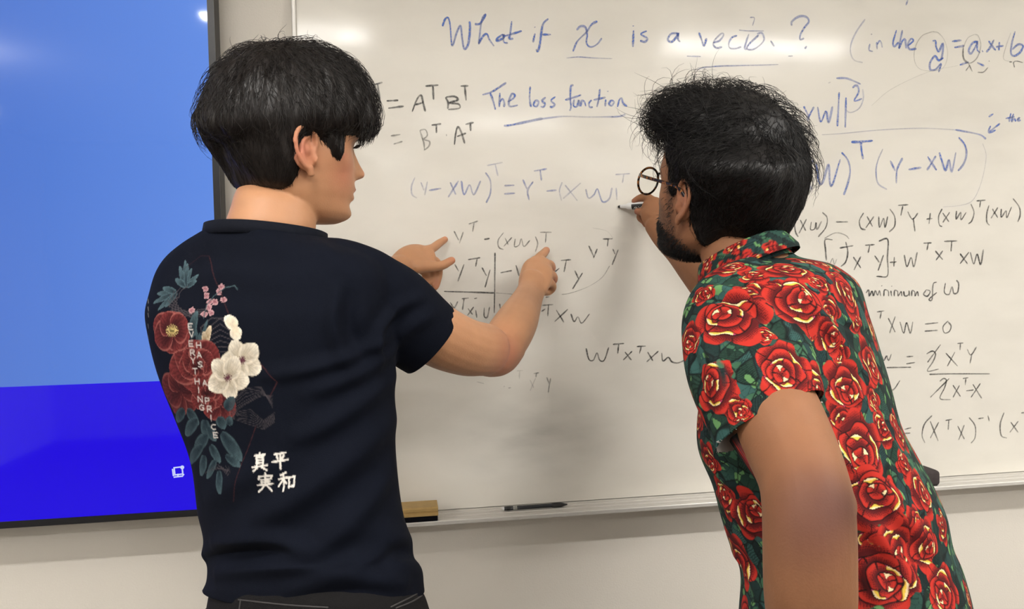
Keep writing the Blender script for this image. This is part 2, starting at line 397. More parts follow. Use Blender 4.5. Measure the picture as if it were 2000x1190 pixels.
# ------------------------------------------------------------------ people: shared builders
def scale_at(px, py, y):
    return FPX / ((P(px, py, y) - CAM) @ C2W)[2]
def limb_px(rows, flat=None, up=(0, 0, 1), dens=5, nseg=20):
    """rows of (pixel x, pixel y, metres-from-wall y, width in pixels): a tapered limb"""
    pts = [P(a, b, c) for a, b, c, w in rows]; r = [w / 2 / scale_at(a, b, c) for a, b, c, w in rows]
    return limb(pts, r, None if flat is None else [x * f for x, f in zip(r, np.broadcast_to(flat, len(r)))], up, nseg, dens)
def body_loft(rows, ratio, phi, ex=2.2, n=40, nseg=48, t_axis=None):
    """rows (xl, yl, xr, yr, Y): left and right outline points; ratio depth/width; phi turn about the axis"""
    rows = np.asarray(rows, float)
    ratio = np.broadcast_to(np.asarray(ratio, float), len(rows)); phi = np.broadcast_to(np.radians(np.asarray(phi, float)), len(rows)); ex = np.broadcast_to(np.asarray(ex, float), len(rows))
    L = np.array([P(r[0], r[1], r[4]) for r in rows]); R = np.array([P(r[2], r[3], r[4]) for r in rows])
    q = catmull(np.hstack([L, R, ratio[:, None], phi[:, None], ex[:, None]]), n)
    L, R, ratio, phi, ex = q[:, :3], q[:, 3:6], q[:, 6], q[:, 7], q[:, 8]
    pl, pr = proj(L), proj(R); dv = pr - pl; ln = np.linalg.norm(dv, axis=1); dv /= ln[:, None]
    e1 = (R - L) / np.linalg.norm(R - L, axis=1)[:, None]; C = (L + R) / 2; w = np.linalg.norm(R - L, axis=1) / 2
    view = C - CAM; view /= np.linalg.norm(view, axis=1)[:, None]
    e2 = view - e1 * np.sum(view * e1, 1)[:, None]
    if t_axis is not None:
        t = unit(t_axis); e2 = np.cross(np.broadcast_to(t, e1.shape), e1); e2 *= np.sign(np.sum(e2 * view, 1))[:, None]
    e2 /= np.linalg.norm(e2, axis=1)[:, None]
    th = np.linspace(0, 2 * np.pi, 64, endpoint=False)
    for _ in range(4):                           # so that every section's own outline meets both outline points
        a = w / np.sqrt(np.cos(phi) ** 2 + (ratio * np.sin(phi)) ** 2)
        A = a[:, None] * (np.cos(phi)[:, None] * e1 + np.sin(phi)[:, None] * e2); B = (a * ratio)[:, None] * (-np.sin(phi)[:, None] * e1 + np.cos(phi)[:, None] * e2)
        c = np.sign(np.cos(th)) * np.abs(np.cos(th)) ** (2 / ex[:, None]); s_ = np.sign(np.sin(th)) * np.abs(np.sin(th)) ** (2 / ex[:, None])
        q = proj(C[:, None] + c[..., None] * A[:, None] + s_[..., None] * B[:, None]); u = np.sum((q - pl[:, None]) * dv[:, None], 2)
        lo, hi = u.min(1), u.max(1); m_per = 2 * np.linalg.norm(R - L, axis=1) / 2 / ln
        C = C + e1 * ((ln - hi - lo) / 2 * m_per)[:, None]; w = w * ln / (hi - lo)
    return loft(C, A, B, nseg, ex)
def frame(heading, pitch=0.0, roll=0.0):
    """columns right, forward, up; heading from +y towards +x, pitch > 0 looks down, roll > 0 tips the crown to the head's right"""
    h, p, r = map(math.radians, (heading, pitch, roll))
    f = np.array([math.sin(h) * math.cos(p), math.cos(h) * math.cos(p), -math.sin(p)])
    rt = np.array([math.cos(h), -math.sin(h), 0.0]); up = np.cross(rt, f)
    rt2 = rt * math.cos(r) - up * math.sin(r); up2 = up * math.cos(r) + rt * math.sin(r)
    return np.stack([rt2, f, up2], 1)

SL = np.array([  # z, front, back, half width, front exponent
    (0.120, 0.002, -0.020, 0.012, 2.0), (0.117, 0.026, -0.042, 0.028, 2.0), (0.108, 0.050, -0.064, 0.046, 2.1), (0.093, 0.069, -0.081, 0.061, 2.2), (0.070, 0.083, -0.094, 0.071, 2.3),
    (0.045, 0.090, -0.100, 0.0765, 2.3), (0.020, 0.092, -0.101, 0.078, 2.3), (0.004, 0.086, -0.100, 0.076, 2.3), (-0.020, 0.084, -0.095, 0.0735, 2.2),
    (-0.040, 0.084, -0.085, 0.069, 2.15), (-0.056, 0.086, -0.074, 0.0655, 2.1), (-0.074, 0.084, -0.060, 0.061, 2.05), (-0.088, 0.079, -0.044, 0.055, 2.0),
    (-0.103, 0.080, -0.024, 0.046, 1.95), (-0.113, 0.072, -0.004, 0.034, 1.9), (-0.118, 0.055, 0.016, 0.018, 1.9)])
def head_mesh(sc=1.0, jaw=1.0):
    z = np.linspace(SL[0, 0], SL[-1, 0], 110); o = np.argsort(SL[:, 0])
    f, b, w, ne = [np.interp(z, SL[o, 0], SL[o, k]) for k in (1, 2, 3, 4)]
    ker = np.array([1, 2, 3, 2, 1.0]) / 9
    for a in (f, b, w): a[2:-2] = np.convolve(a, ker, 'valid')
    w = np.where(z < -0.03, w * jaw, w)
    th = np.linspace(0, 2 * np.pi, 132, endpoint=False); yc = np.where(z > -0.08, -0.014, -0.014 + (-0.08 - z) * 1.1)
    c, s_ = np.cos(th), np.sin(th)
    V = []
    for i in range(len(z)):
        n = np.where(s_ > 0, ne[i], 2.25)
        x = np.sign(c) * np.abs(c) ** (2 / n) * w[i]
        y = np.where(s_ > 0, (f[i] - yc[i]) * np.abs(s_) ** (2 / n), -(yc[i] - b[i]) * np.abs(s_) ** (2 / n)) + yc[i]
        V.append(np.stack([x, y, np.full_like(x, z[i])], 1))
    V = np.vstack(V); x, y, zz = V.T; front = np.clip((y - 0.02) / 0.03, 0, 1)
    g = lambda a, s: np.exp(-(a / s) ** 2)
    nz = np.interp(-zz, [-0.014, 0.0, 0.012, 0.026, 0.036, 0.042, 0.047, 0.052], [0, 0.006, 0.012, 0.020, 0.026, 0.022, 0.008, 0]); nw = np.interp(-zz, [0, 0.02, 0.038], [0.0085, 0.0105, 0.0155])
    y += front * nz * np.exp(-(np.abs(x) / nw) ** 2.4)
    y += front * 0.007 * g(np.abs(x) - 0.016, 0.007) * g(zz + 0.040, 0.006)              # wings of the nose
    y -= front * 0.011 * g(np.abs(x) - 0.031, 0.015) * g(zz + 0.001, 0.011)              # eye sockets
    y += front * 0.006 * g(np.abs(x) - 0.031, 0.010) * g(zz + 0.002, 0.006)              # lids
    y += front * 0.004 * g(np.abs(x) - 0.026, 0.020) * g(zz - 0.018, 0.008)              # brow
    y += front * 0.0065 * g(x, 0.021) * g(zz + 0.0635, 0.0050) + front * 0.006 * g(x, 0.019) * g(zz + 0.0765, 0.0055)   # lips
    y -= front * 0.0045 * g(x, 0.022) * g(zz + 0.0700, 0.0022)
    y -= front * 0.004 * g(x, 0.020) * g(zz + 0.088, 0.005)
    y += front * 0.004 * g(x, 0.018) * g(zz + 0.104, 0.008)
    sx = np.sign(x)
    V[:, 0] += sx * 0.005 * g(y - 0.045, 0.025) * g(zz + 0.024, 0.016)                    # cheek bone
    V[:, 1] = y
    nt_, nh = len(th), len(z); F = []
    for i in range(nh - 1):
        for j in range(nt_):
            k = (j + 1) % nt_; F.append((i * nt_ + j, (i + 1) * nt_ + j, (i + 1) * nt_ + k, i * nt_ + k))
    t0, t1 = len(V), len(V) + 1
    V = np.vstack([V, V[:nt_].mean(0), V[-nt_:].mean(0)])
    for j in range(nt_):
        k = (j + 1) % nt_; F.append((t0, j, k)); F.append((t1, (nh - 1) * nt_ + k, (nh - 1) * nt_ + j))
    return V * sc, F
def ear_parts(side, sc=1.0, flare=14):
    """helix, antihelix, bowl, lobe, tragus in head coordinates"""
    fl = math.radians(flare); bx = side * 0.0705
    def q(u, v, h):                              # u back, v up, h out of the ear's plane
        u = u * 1.25; v = v * 1.10
        o = u * math.sin(fl) + h * math.cos(fl)
        return np.array([bx + side * o, -0.004 - u * math.cos(fl) + h * math.sin(fl), -0.024 + v + u * 0.12])
    P_ = lambda L: [q(*a) for a in L]
    out = []
    out.append(limb(P_([(0.004, -0.002, 0.004), (0.000, 0.010, 0.006), (0.001, 0.023, 0.008), (0.011, 0.0325, 0.010), (0.023, 0.029, 0.011), (0.0305, 0.016, 0.011), (0.030, 0.001, 0.010), (0.024, -0.012, 0.009), (0.016, -0.021, 0.008)]),
                    [0.0025, 0.0030, 0.0034, 0.0038, 0.0040, 0.0040, 0.0037, 0.0034, 0.0036], nseg=12))
    out.append(limb(P_([(0.009, 0.021, 0.005), (0.018, 0.013, 0.0065), (0.0205, 0.000, 0.007), (0.016, -0.012, 0.0065), (0.010, -0.017, 0.006)]), [0.0022, 0.0032, 0.0036, 0.0034, 0.003], nseg=10))
    out.append(limb(P_([(0.010, -0.020, 0.006), (0.007, -0.028, 0.005)]), [0.0075, 0.0062], flat=[0.0045, 0.004], up=q(0, 0, 1) - q(0, 0, 0), nseg=14))
    c = q(0.014, 0.004, -0.001); e1 = q(1, 0, 0) - q(0, 0, 0); e2 = q(0, 1, 0) - q(0, 0, 0); e3 = q(0, 0, 1) - q(0, 0, 0)
    tt = np.linspace(-0.98, 0.98, 9); k = np.sqrt(1 - tt ** 2)
    out.append(loft([c + e3 * t * 0.0045 for t in tt], [e1 * 0.0175 * a for a in k], [e2 * 0.029 * a for a in k], 20))
    out.append(limb(P_([(-0.001, 0.001, 0.003), (0.001, -0.006, 0.0065), (0.000, -0.012, 0.003)]), [0.003, 0.0035, 0.003], nseg=10))
    out.append(limb([q(0.010, 0.004, -0.018), q(0.012, 0.004, -0.005)], [0.015, 0.013], nseg=14))
    return [(V * sc, F) for V, F in out]
def placed(part, Rm, org):
    V, F = part; return (V @ Rm.T + org, F)

# ---- strands
def strands(paths, r0, r1, name=None):
    """thin three-sided tapering hairs; paths (n, k, 3)"""
    p = np.asarray(paths, float); n, k, _ = p.shape
    t = np.gradient(p, axis=1); t /= np.maximum(np.linalg.norm(t, axis=2), 1e-9)[..., None]
    ref = np.broadcast_to(np.array([0.31, 0.55, 0.77]), t.shape); e1 = np.cross(t, ref); e1 /= np.maximum(np.linalg.norm(e1, axis=2), 1e-9)[..., None]; e2 = np.cross(t, e1)
    r = np.broadcast_to(np.asarray(r0, float).reshape(-1, 1), (n, 1)) * (1 - np.linspace(0, 1, k) ** 2)[None] + r1
    V = np.stack([p + r[..., None] * (math.cos(a) * e1 + math.sin(a) * e2) for a in (0, 2.094, 4.189)], 2).reshape(-1, 3)
    base = (np.arange(n) * k * 3)[:, None, None] + (np.arange(k - 1) * 3)[None, :, None]
    j = np.arange(3)[None, None]; j2 = (j + 1) % 3
    F = np.stack([base + j, base + j2, base + 3 + j2, base + 3 + j], -1).reshape(-1, 4)
    return V, F
def tri_quads(F):                                # quads -> triangles array
    return np.vstack([F[:, [0, 1, 2]], F[:, [0, 2, 3]]])
def bvh(V, F):
    return BVHTree.FromPolygons(V.tolist(), F.tolist())
def sample_surface(V, F, n, weight=None):
    T = tri_quads(F); a, b, c = V[T[:, 0]], V[T[:, 1]], V[T[:, 2]]
    A = np.linalg.norm(np.cross(b - a, c - a), axis=1)
    if weight is not None: A = A * weight[T].mean(1)
    i = rng.choice(len(T), n, p=A / A.sum()); u, v = rng.random(n), rng.random(n); k = u + v > 1; u[k], v[k] = 1 - u[k], 1 - v[k]
    w = np.stack([1 - u - v, u, v], 1)
    return np.einsum('ij,ijk->ik', w, V[T[i]]), T[i], w
def comb(V, F, roots, field, length, steps, lift, spread=0.25, curl=0.0, seed=1):
    """hairs that run along a surface following field(points) and rise off it by lift(t)"""
    tree = bvh(V, F); g = np.random.default_rng(seed); n = len(roots); p = roots.copy()
    N = np.zeros_like(p); out = []
    for i in range(n):
        co, nn, _, _ = tree.find_nearest(Vector(p[i])); N[i] = nn
    jit = g.normal(size=(n, 3)) * spread; ph = g.random(n) * 6.28; cf = g.normal(size=n)
    h = g.random(n) * 0.6 + 0.7
    surf = p.copy(); out.append(p - N * 0.003)
    for s in range(1, steps + 1):
        t = s / steps
        d = field(surf) + jit
        d -= N * np.sum(d * N, 1)[:, None]; d /= np.maximum(np.linalg.norm(d, axis=1), 1e-9)[:, None]
        if curl:
            side = np.cross(N, d); a = curl * np.sin(ph + t * 5.5) ; d = d + side * a[:, None]; d /= np.linalg.norm(d, axis=1)[:, None]
        q = surf + d * (length * h / steps)[:, None]
        for i in range(n):
            co, nn, _, _ = tree.find_nearest(Vector(q[i])); surf[i] = co; N[i] = nn
        out.append(surf + N * (lift(t) * h)[:, None])
    return np.stack(out, 1)

# ---- cloth
def cut(V, F, point, normal, centre, radius, snap=True, axis=None):
    """open a garment: drop what lies beyond a plane near a place, and lay the edge on the plane"""
    n = unit(normal); d = (V - point) @ n; near = np.linalg.norm(V - centre, axis=1) < radius
    if axis is not None:                         # only the tube around this line, not what faces it from beside
        a, b, rad = axis; u = unit(b - a); q = V - a; q = q - np.outer(q @ u, u); ql = np.linalg.norm(q, axis=1)
        near &= (ql < rad) & (np.sum(normals(V, F) * q, 1) / np.maximum(ql, 1e-9) > 0.35)
    bad = (d > 0) & near; keep = ~bad[F].all(1); F2 = F[keep]
    V = V.copy()
    if snap:
        used = np.zeros(len(V), bool); used[F2] = True; k = bad & used; V[k] -= d[k][:, None] * n
    e = np.vstack([np.stack([F2[:, i], F2[:, (i + 1) % 4]], 1) for i in range(4)]); ue, cn = np.unique(np.sort(e, 1), axis=0, return_counts=True); be = ue[cn == 1]
    be = be[(np.abs((V[be] - point) @ n) < 0.004).all(1)]                 # even out the cut edge
    dg = np.bincount(be.ravel(), minlength=len(V)); on = dg > 0
    for _ in range(10 if snap else 0):
        s = np.stack([np.bincount(be[:, 0], V[be[:, 1], c], len(V)) + np.bincount(be[:, 1], V[be[:, 0], c], len(V)) for c in range(3)], 1)
        V[on] = 0.5 * V[on] + 0.5 * s[on] / dg[on][:, None]
    return compact(V, F2)
def compact(V, F):
    u, inv = np.unique(F, return_inverse=True); return V[u], inv.reshape(F.shape).astype(np.int32)
def fold(V, F, lines):
    """creases: (points in 3-D, height, half width); negative height = groove; fades at both ends"""
    N = normals(V, F); D = np.zeros(len(V))
    for pts, h, w in lines:
        pts = np.asarray(pts); c = pts.mean(0); R = np.linalg.norm(pts - c, axis=1).max() + 4 * w
        k = np.where(np.linalg.norm(V - c, axis=1) < R)[0]
        if len(k) == 0: continue
        d, t = seg_dist(V[k], pts); x = d / w
        D[k] += h * (1.25 * np.exp(-x ** 2) - 0.35 * np.exp(-(x / 2.2) ** 2)) * np.sin(np.pi * np.clip(t * 0.9 + 0.05, 0, 1)) ** 0.7
    return V + N * D[:, None]
def cast(tree, px, py):
    r = ray(px, py); h = tree.ray_cast(Vector(CAM), Vector(unit(r)))
    return None if h[0] is None else np.array(h[0])
def cast_line(tree, pts, n=None):
    if n: pts = catmull(np.array(pts, float), n)
    o = [cast(tree, *p) for p in pts]; return np.array([q for q in o if q is not None])
def solid(o, t):
    md = o.modifiers.new('thickness', 'SOLIDIFY'); md.thickness = t; md.offset = -1; md.use_rim = True
    return o
def in_poly(q, poly):
    x, y = q[:, 0], q[:, 1]; r = np.zeros(len(q), bool); n = len(poly)
    for i in range(n):
        (x0, y0), (x1, y1) = poly[i], poly[(i + 1) % n]
        if y0 == y1: continue
        r ^= ((y0 > y) != (y1 > y)) & (x < (x1 - x0) * (y - y0) / (y1 - y0) + x0)
    return r
# ------------------------------------------------------------------ the person on the left
HL = frame(62, 0, 0); HLs = 0.93
earL = P(601, 300, -0.575)
HLo = earL - HL @ (np.array([0.078, -0.016, -0.024]) * HLs)
SKIN_L = np.array(srgb(188, 138, 102))
hp = [placed(head_mesh(HLs), HL, HLo)] + [placed(e, HL, HLo) for e in ear_parts(1, HLs, 16) + ear_parts(-1, HLs, 16)]
neck = body_loft([(510, 300, 580, 300, -0.465), (490, 335, 598, 335, -0.49), (461, 372, 614, 380, -0.522), (450, 405, 617, 415, -0.53), (440, 440, 616, 452, -0.535), (450, 490, 600, 490, -0.53)], [0.85, 0.85, 0.85, 0.85, 0.8, 0.7], 20)
# shirt outline, row by row (collar to hem)
TL = [(432, 436, 606, 452, -0.540), (392, 452, 640, 464, -0.540), (352, 476, 690, 480, -0.540), (322, 502, 735, 500, -0.540), (301, 537, 762, 535, -0.540), (287, 586, 772, 590, -0.54), (283, 625, 774, 630, -0.54),
      (297, 693, 774, 693, -0.54), (314, 751, 773, 751, -0.545), (333, 800, 773, 800, -0.55), (357, 859, 774, 866, -0.555), (372, 910, 777, 915, -0.56), (384, 995, 786, 997, -0.565), (393, 1035, 797, 1035, -0.57),
      (397, 1062, 805, 1055, -0.57), (393, 1086, 806, 1080, -0.57), (405, 1103, 808, 1097, -0.572), (403, 1138, 824, 1124, -0.575), (393, 1160, 828, 1146, -0.575), (395, 1200, 832, 1180, -0.575)]
PH_L = -30
def inset(rows, k):
    return [(a + (c - a) * k, b, c - (c - a) * k, d, y) for a, b, c, d, y in rows]
ratioT = [0.90, 0.66, 0.52, 0.46, 0.48, 0.54, 0.58, 0.62, 0.62, 0.62, 0.64, 0.66, 0.68, 0.68, 0.68, 0.68, 0.68, 0.68, 0.68, 0.68]
torso_in = body_loft(inset(TL[2:], 0.075), ratioT[2:], PH_L, 2.3)
# arms
arm_r = limb_px([(700, 560, -0.585, 96), (780, 597, -0.56, 118), (850, 652, -0.52, 124), (905, 677, -0.475, 114), (945, 683, -0.435, 104)], dens=6)
elbow_r = limb_px([(925, 680, -0.45, 98), (966, 690, -0.41, 94), (984, 676, -0.385, 88)], dens=6)
fore_r = limb_px([(968, 698, -0.412, 76), (988, 664, -0.38, 90), (1010, 628, -0.32, 84), (1025, 598, -0.25, 68), (1036, 572, -0.185, 57), (1044, 548, -0.145, 58)], flat=[1, 0.95, 0.9, 0.85, 0.75, 0.7], up=(0, 1, 0), dens=6)
def fingers(rows_list):
    return [limb_px(r, dens=5, nseg=14) for r in rows_list]
palm_r = limb_px([(1040, 566, -0.165, 58), (1046, 545, -0.135, 66), (1050, 526, -0.105, 62), (1056, 512, -0.085, 44)], flat=0.55, up=(0.3, 1, 0), dens=6)
hand_r = fingers([[(1040, 525, -0.100, 24), (1052, 505, -0.078, 19.5), (1061, 496, -0.052, 17.5), (1067, 489, -0.030, 15)],
                  [(1058, 522, -0.100, 23), (1072, 517, -0.078, 20), (1077, 524, -0.058, 18), (1070, 534, -0.055, 16), (1060, 538, -0.075, 15)],
                  [(1062, 540, -0.110, 23), (1076, 537, -0.088, 20), (1081, 546, -0.070, 18), (1072, 556, -0.068, 16), (1060, 556, -0.088, 15)],
                  [(1062, 556, -0.125, 21), (1074, 553, -0.105, 18), (1079, 562, -0.088, 17), (1070, 571, -0.086, 15), (1060, 570, -0.105, 14)],
                  [(1036, 552, -0.135, 26), (1028, 530, -0.100, 21), (1034, 515, -0.075, 18), (1044, 510, -0.060, 15)]])
arm_l = limb_px([(400, 545, -0.47, 120), (520, 600, -0.36, 110), (610, 610, -0.29, 98), (680, 572, -0.235, 84), (740, 540, -0.175, 60), (782, 520, -0.135, 46)], dens=6)
palm_l = limb_px([(775, 523, -0.140, 46), (800, 508, -0.115, 60), (822, 502, -0.096, 58), (838, 498, -0.086, 40)], flat=[0.8, 0.7, 0.6, 0.6], up=(0, 1, -0.4), dens=6)
hand_l = fingers([[(822, 492, -0.100, 22), (843, 486, -0.075, 18.5), (857, 476, -0.046, 16.5), (869, 468, -0.026, 13.5)],
                  [(812, 522, -0.130, 26), (838, 521, -0.112, 22), (862, 519, -0.094, 19), (882, 509, -0.078, 16)],
                  [(832, 505, -0.092, 22), (852, 512, -0.062, 18), (857, 532, -0.050, 16.5), (852, 556, -0.054, 15), (849, 562, -0.058, 13)],
                  [(826, 515, -0.090, 21), (842, 526, -0.060, 17), (843, 545, -0.055, 15), (833, 553, -0.068, 14)],
                  [(816, 522, -0.095, 19), (832, 536, -0.066, 15), (828, 549, -0.066, 13), (820, 548, -0.080, 12)]])
# hips and legs (below the frame)
fwdL = np.array([math.sin(math.radians(30)), math.cos(math.radians(30)), 0]); rtL = np.array([fwdL[1], -fwdL[0], 0])
hipL = (P(400, 1150, -0.575) + P(815, 1150, -0.575)) / 2
hip_rows = [(404, 1060, 800, 1060, -0.57), (403, 1130, 818, 1130, -0.575), (400, 1190, 838, 1190, -0.58), (398, 1260, 848, 1260, -0.58), (405, 1310, 842, 1310, -0.585)]
pelvis = body_loft(inset(hip_rows, 0.08), 0.66, PH_L, 2.3, n=20)
def legs(hip, rt, fw, sp=0.095, knee_f=0.02, r0=0.084, grow=0.0, foot=True):
    out = []
    for s in (-1, 1):
        a = hip + rt * sp * s + np.array([0, 0, -0.10]); k = np.array([a[0], a[1], 0.49]) + fw * knee_f + rt * 0.01 * s; an = np.array([k[0], k[1], 0.09]) - fw * 0.03 + rt * 0.01 * s
        out.append(limb([a, (a * .5 + k * .5) + fw * 0.01, k, k * .55 + an * .45 - fw * 0.012, an], np.array([r0 + 0.002, r0 * 0.9, 0.063, 0.058, 0.042]) + grow, dens=6))
    return out
body_parts = hp + [neck, torso_in, arm_r, elbow_r, fore_r, palm_r] + hand_r + [arm_l, palm_l] + hand_l + [pelvis] + legs(hipL, rtL, fwdL)
V, F = remesh(body_parts, 0.0022, 4)
def paint(V, base, spots):
    """skin tint that belongs to the skin: (point, radius, colour, weight)"""
    C = np.tile(base, (len(V), 1)); C *= (1 + 0.06 * vnoise(V, 60, 3) + 0.05 * vnoise(V, 14, 5))[:, None]
    for p, r, c, w in spots:
        d = np.linalg.norm((V - p) / np.asarray(r, float), axis=1) if np.ndim(r) else np.linalg.norm(V - p, axis=1) / r
        k = (w * np.exp(-d ** 2))[:, None]; C = C * (1 - k) + np.array(c) * k
    return np.clip(C, 0, 1)
hl = lambda x, y, z: HL @ (np.array([x, y, z]) * HLs) + HLo
red = np.array(srgb(206, 118, 100)); dark = np.array(srgb(40, 28, 24)); lip = np.array(srgb(178, 98, 88))
spots = [(hl(0.085, -0.028, -0.02), 0.026, red, 0.6), (hl(0.058, 0.055, -0.045), 0.03, red, 0.40), (hl(0, 0.115, -0.036), 0.014, red, 0.4), (hl(0.0, 0.09, -0.064), 0.012, lip, 0.8), (hl(0.0, 0.088, -0.077), 0.011, lip, 0.8),
         (hl(0.015, 0.088, -0.064), 0.008, lip, 0.6)]
for d in ((0.068, 0.045, -0.022), (0.066, 0.052, -0.018), (0.060, 0.062, -0.02)): spots.append((hl(*d), 0.0035, red * 0.8, 0.7))
spots.append((hl(0.050, 0.055, -0.088), 0.0022, dark, 0.8))
for k in np.linspace(-1, 1, 9): spots.append((hl(0.031 + 0.018 * k, 0.088 - 0.006 * (k + 1) ** 1.5, 0.021 + 0.003 * (1 - k * k)), 0.0045, dark, 0.75))
for k in np.linspace(-1, 1, 9): spots.append((hl(0.031 + 0.013 * k, 0.083 - 0.006 * k, 0.000 + 0.002 * (1 - k * k)), 0.0026, dark, 0.9))
for (a, b, c) in [(867, 466, -0.024), (1067, 486, -0.03), (882, 509, -0.08), (1080, 524, -0.07), (1083, 546, -0.08), (852, 556, -0.055)]: spots.append((P(a, b, c), 0.012, red, 0.4))
spots.append((P(985, 700, -0.44), 0.04, red, 0.45))
m_skinL = mat_attr('skin_light', 0.48, 0.35, bump=0.12, bscale=420, sss=0.08)
persL = empty('person', (hipL[0], hipL[1], 0.0))
tag(persL, 'person in a dark navy T-shirt pointing at the board with both hands', 'person')
mkobj('body', V, F, m_skinL, persL, paint(V, SKIN_L, spots))
# ---- navy T-shirt
TLs = [(440, 395, 606, 412, -0.535), (430, 418, 609, 434, -0.537), (412, 438, 615, 456, -0.538)] + TL[1:]
rT = [1.0, 0.95] + ratioT
shirt_t = body_loft(TLs, rT[:len(TLs)], PH_L, [2.0, 2.0, 2.1, 2.2] + [2.4] * (len(TLs) - 4), n=70, nseg=72)
sleeve_r = limb_px([(655, 540, -0.585, 128), (700, 556, -0.585, 150), (762, 598, -0.565, 168), (815, 645, -0.535, 163), (846, 669, -0.515, 153), (885, 694, -0.492, 146)], flat=[0.9, 0.9, 0.85, 0.85, 0.88, 0.9], up=(0, 1, 0), dens=8, nseg=40)
sh_r = limb_px([(600, 500, -0.56, 75), (660, 510, -0.58, 92), (712, 530, -0.59, 100), (745, 548, -0.58, 100)], dens=6)
sh_l = limb_px([(460, 500, -0.52, 70), (392, 522, -0.50, 88), (368, 550, -0.485, 100)], dens=6)
sleeve_l = limb_px([(372, 568, -0.485, 112), (430, 595, -0.42, 130), (500, 610, -0.37, 150), (560, 615, -0.335, 150)], flat=0.9, up=(0, 1, 0), dens=6, nseg=32)
V, F = remesh([shirt_t, sleeve_r, sh_r, sh_l, sleeve_l], 0.003, 5)
ab = P(884, 606, -0.50) - P(796, 726, -0.53); axr = P(940, 684, -0.44) - P(780, 598, -0.56); axr[1] *= 0.3; axr = axr - unit(ab) * (axr @ unit(ab))
V, F = cut(V, F, P(843, 668, -0.515), axr, P(890, 696, -0.49), 0.125)
axl = P(600, 612, -0.30) - P(420, 590, -0.42)
V, F = cut(V, F, P(530, 612, -0.355), axl, P(560, 615, -0.335), 0.11)
pc = [P(411, 449, -0.535), P(520, 446, -0.60), P(617, 468, -0.535)]
nc = np.cross(pc[1] - pc[0], pc[2] - pc[0]); nc = nc * np.sign(nc[2])
V, F = cut(V, F, pc[0], nc, P(520, 400, -0.53), 0.16)
hem = [P(396, 1157, -0.575), P(600, 1206, -0.70), P(827, 1142, -0.575)]
nh = np.cross(hem[1] - hem[0], hem[2] - hem[0]); nh = nh * -np.sign(nh[2])
V, F = cut(V, F, hem[0], nh, P(610, 1230, -0.575), 0.34)
shirt_tree = bvh(V, F)
C3 = lambda pts, n=14: cast_line(shirt_tree, pts, n)
FOLDS = [(C3([(770, 650), (700, 690), (610, 720), (520, 735)]), 0.0045, 0.011), (C3([(768, 690), (690, 735), (600, 770)]), 0.0045, 0.012), (C3([(772, 735), (700, 790), (620, 840), (560, 860)]), 0.004, 0.014),
         (C3([(660, 560), (650, 640), (675, 720)]), 0.005, 0.010), (C3([(690, 560), (690, 640), (720, 710)]), -0.004, 0.012), (C3([(770, 600), (735, 660), (740, 715)]), 0.004, 0.010),
         (C3([(770, 820), (680, 900), (600, 960), (520, 1010), (450, 1050)]), 0.007, 0.020), (C3([(780, 900), (720, 980), (640, 1060), (560, 1090)]), 0.006, 0.018),
         (C3([(420, 1062), (520, 1052), (620, 1075)]), 0.006, 0.012), (C3([(430, 1120), (540, 1105), (650, 1110), (740, 1095), (815, 1110)]), 0.008, 0.014), (C3([(560, 1150), (680, 1128), (790, 1140)]), 0.006, 0.011),
         (C3([(400, 1092), (470, 1085), (560, 1085)]), -0.006, 0.010), (C3([(720, 1110), (770, 1085), (806, 1078)]), -0.006, 0.012), (C3([(330, 560), (420, 540), (520, 545), (600, 535)]), 0.002, 0.018),
         (C3([(850, 610), (800, 640), (760, 690)]), 0.003, 0.012), (C3([(830, 580), (780, 600), (735, 640)]), 0.003, 0.010), (C3([(400, 980), (470, 940), (560, 900)]), 0.003, 0.018), (C3([(620, 470), (650, 500), (660, 545)]), 0.002, 0.012)]
V = fold(V, F, [(f[0], f[1] * 1.9, f[2]) for f in FOLDS if len(f[0]) > 2])
N = normals(V, F); V = V + N * (0.0016 * vnoise(V * np.array([1, 1, 1.6]), 11, 4, 2))[:, None]
shirt_tree = bvh(V, F)
V, F = subdiv(V, F)
V2, F2 = V, F
uvof = lambda q: np.stack([np.asarray(q) @ rtL, np.asarray(q)[..., 2]], -1)
N = normals(V, F); UV = uvof(V); back = (N @ fwdL) < 0.25
NAVY = np.array(srgb(10, 14, 25))
C = np.tile(NAVY, (len(V), 1)); C *= (1 + 0.10 * vnoise(V, 40, 8))[:, None]
def pu(x, y):
    for k in np.linspace(0, 1, 40):
        q = cast(shirt_tree, x + (460 - x) * k, y + (720 - y) * k * 0.3)
        if q is not None: return uvof(q)
o0 = pu(400, 720); eX = (pu(450, 720) - pu(370, 720)) / 80; eY = (pu(400, 760) - pu(400, 660)) / 100
PXM = np.linalg.norm(eX) * 0.5 + np.linalg.norm(eY) * 0.5         # metres of cloth per photo pixel near the print
sel = np.where(back & (UV[:, 1] < pu(350, 470)[1]) & (UV[:, 1] > pu(420, 1000)[1]) & (UV[:, 0] < pu(600, 930)[0] + 0.03))[0]
Q = UV[sel]; CS = C[sel].copy(); wob = np.stack([vnoise(np.c_[Q, Q[:, :1] * 0], 60, 11, 2), vnoise(np.c_[Q, Q[:, :1] * 0], 60, 12, 2)], 1)
QW = Q + wob * 0.0012; fib = vnoise(np.c_[Q, Q[:, :1] * 0], 260, 13, 2)
def lay(k, col, w=1.0):
    k = np.asarray(k, float) * w; CS[:] = CS * (1 - k[:, None]) + np.asarray(col) * k[:, None]
def ink(pts, wpx, col, w=1.0, wob_=0.0):
    u = np.array([pu(*p) for p in pts]); d, t = seg_dist(QW if wob_ else Q, u); h = wpx * PXM / 2
    lay(np.clip((h - d) / (0.0006) + 0.5, 0, 1), col, w)
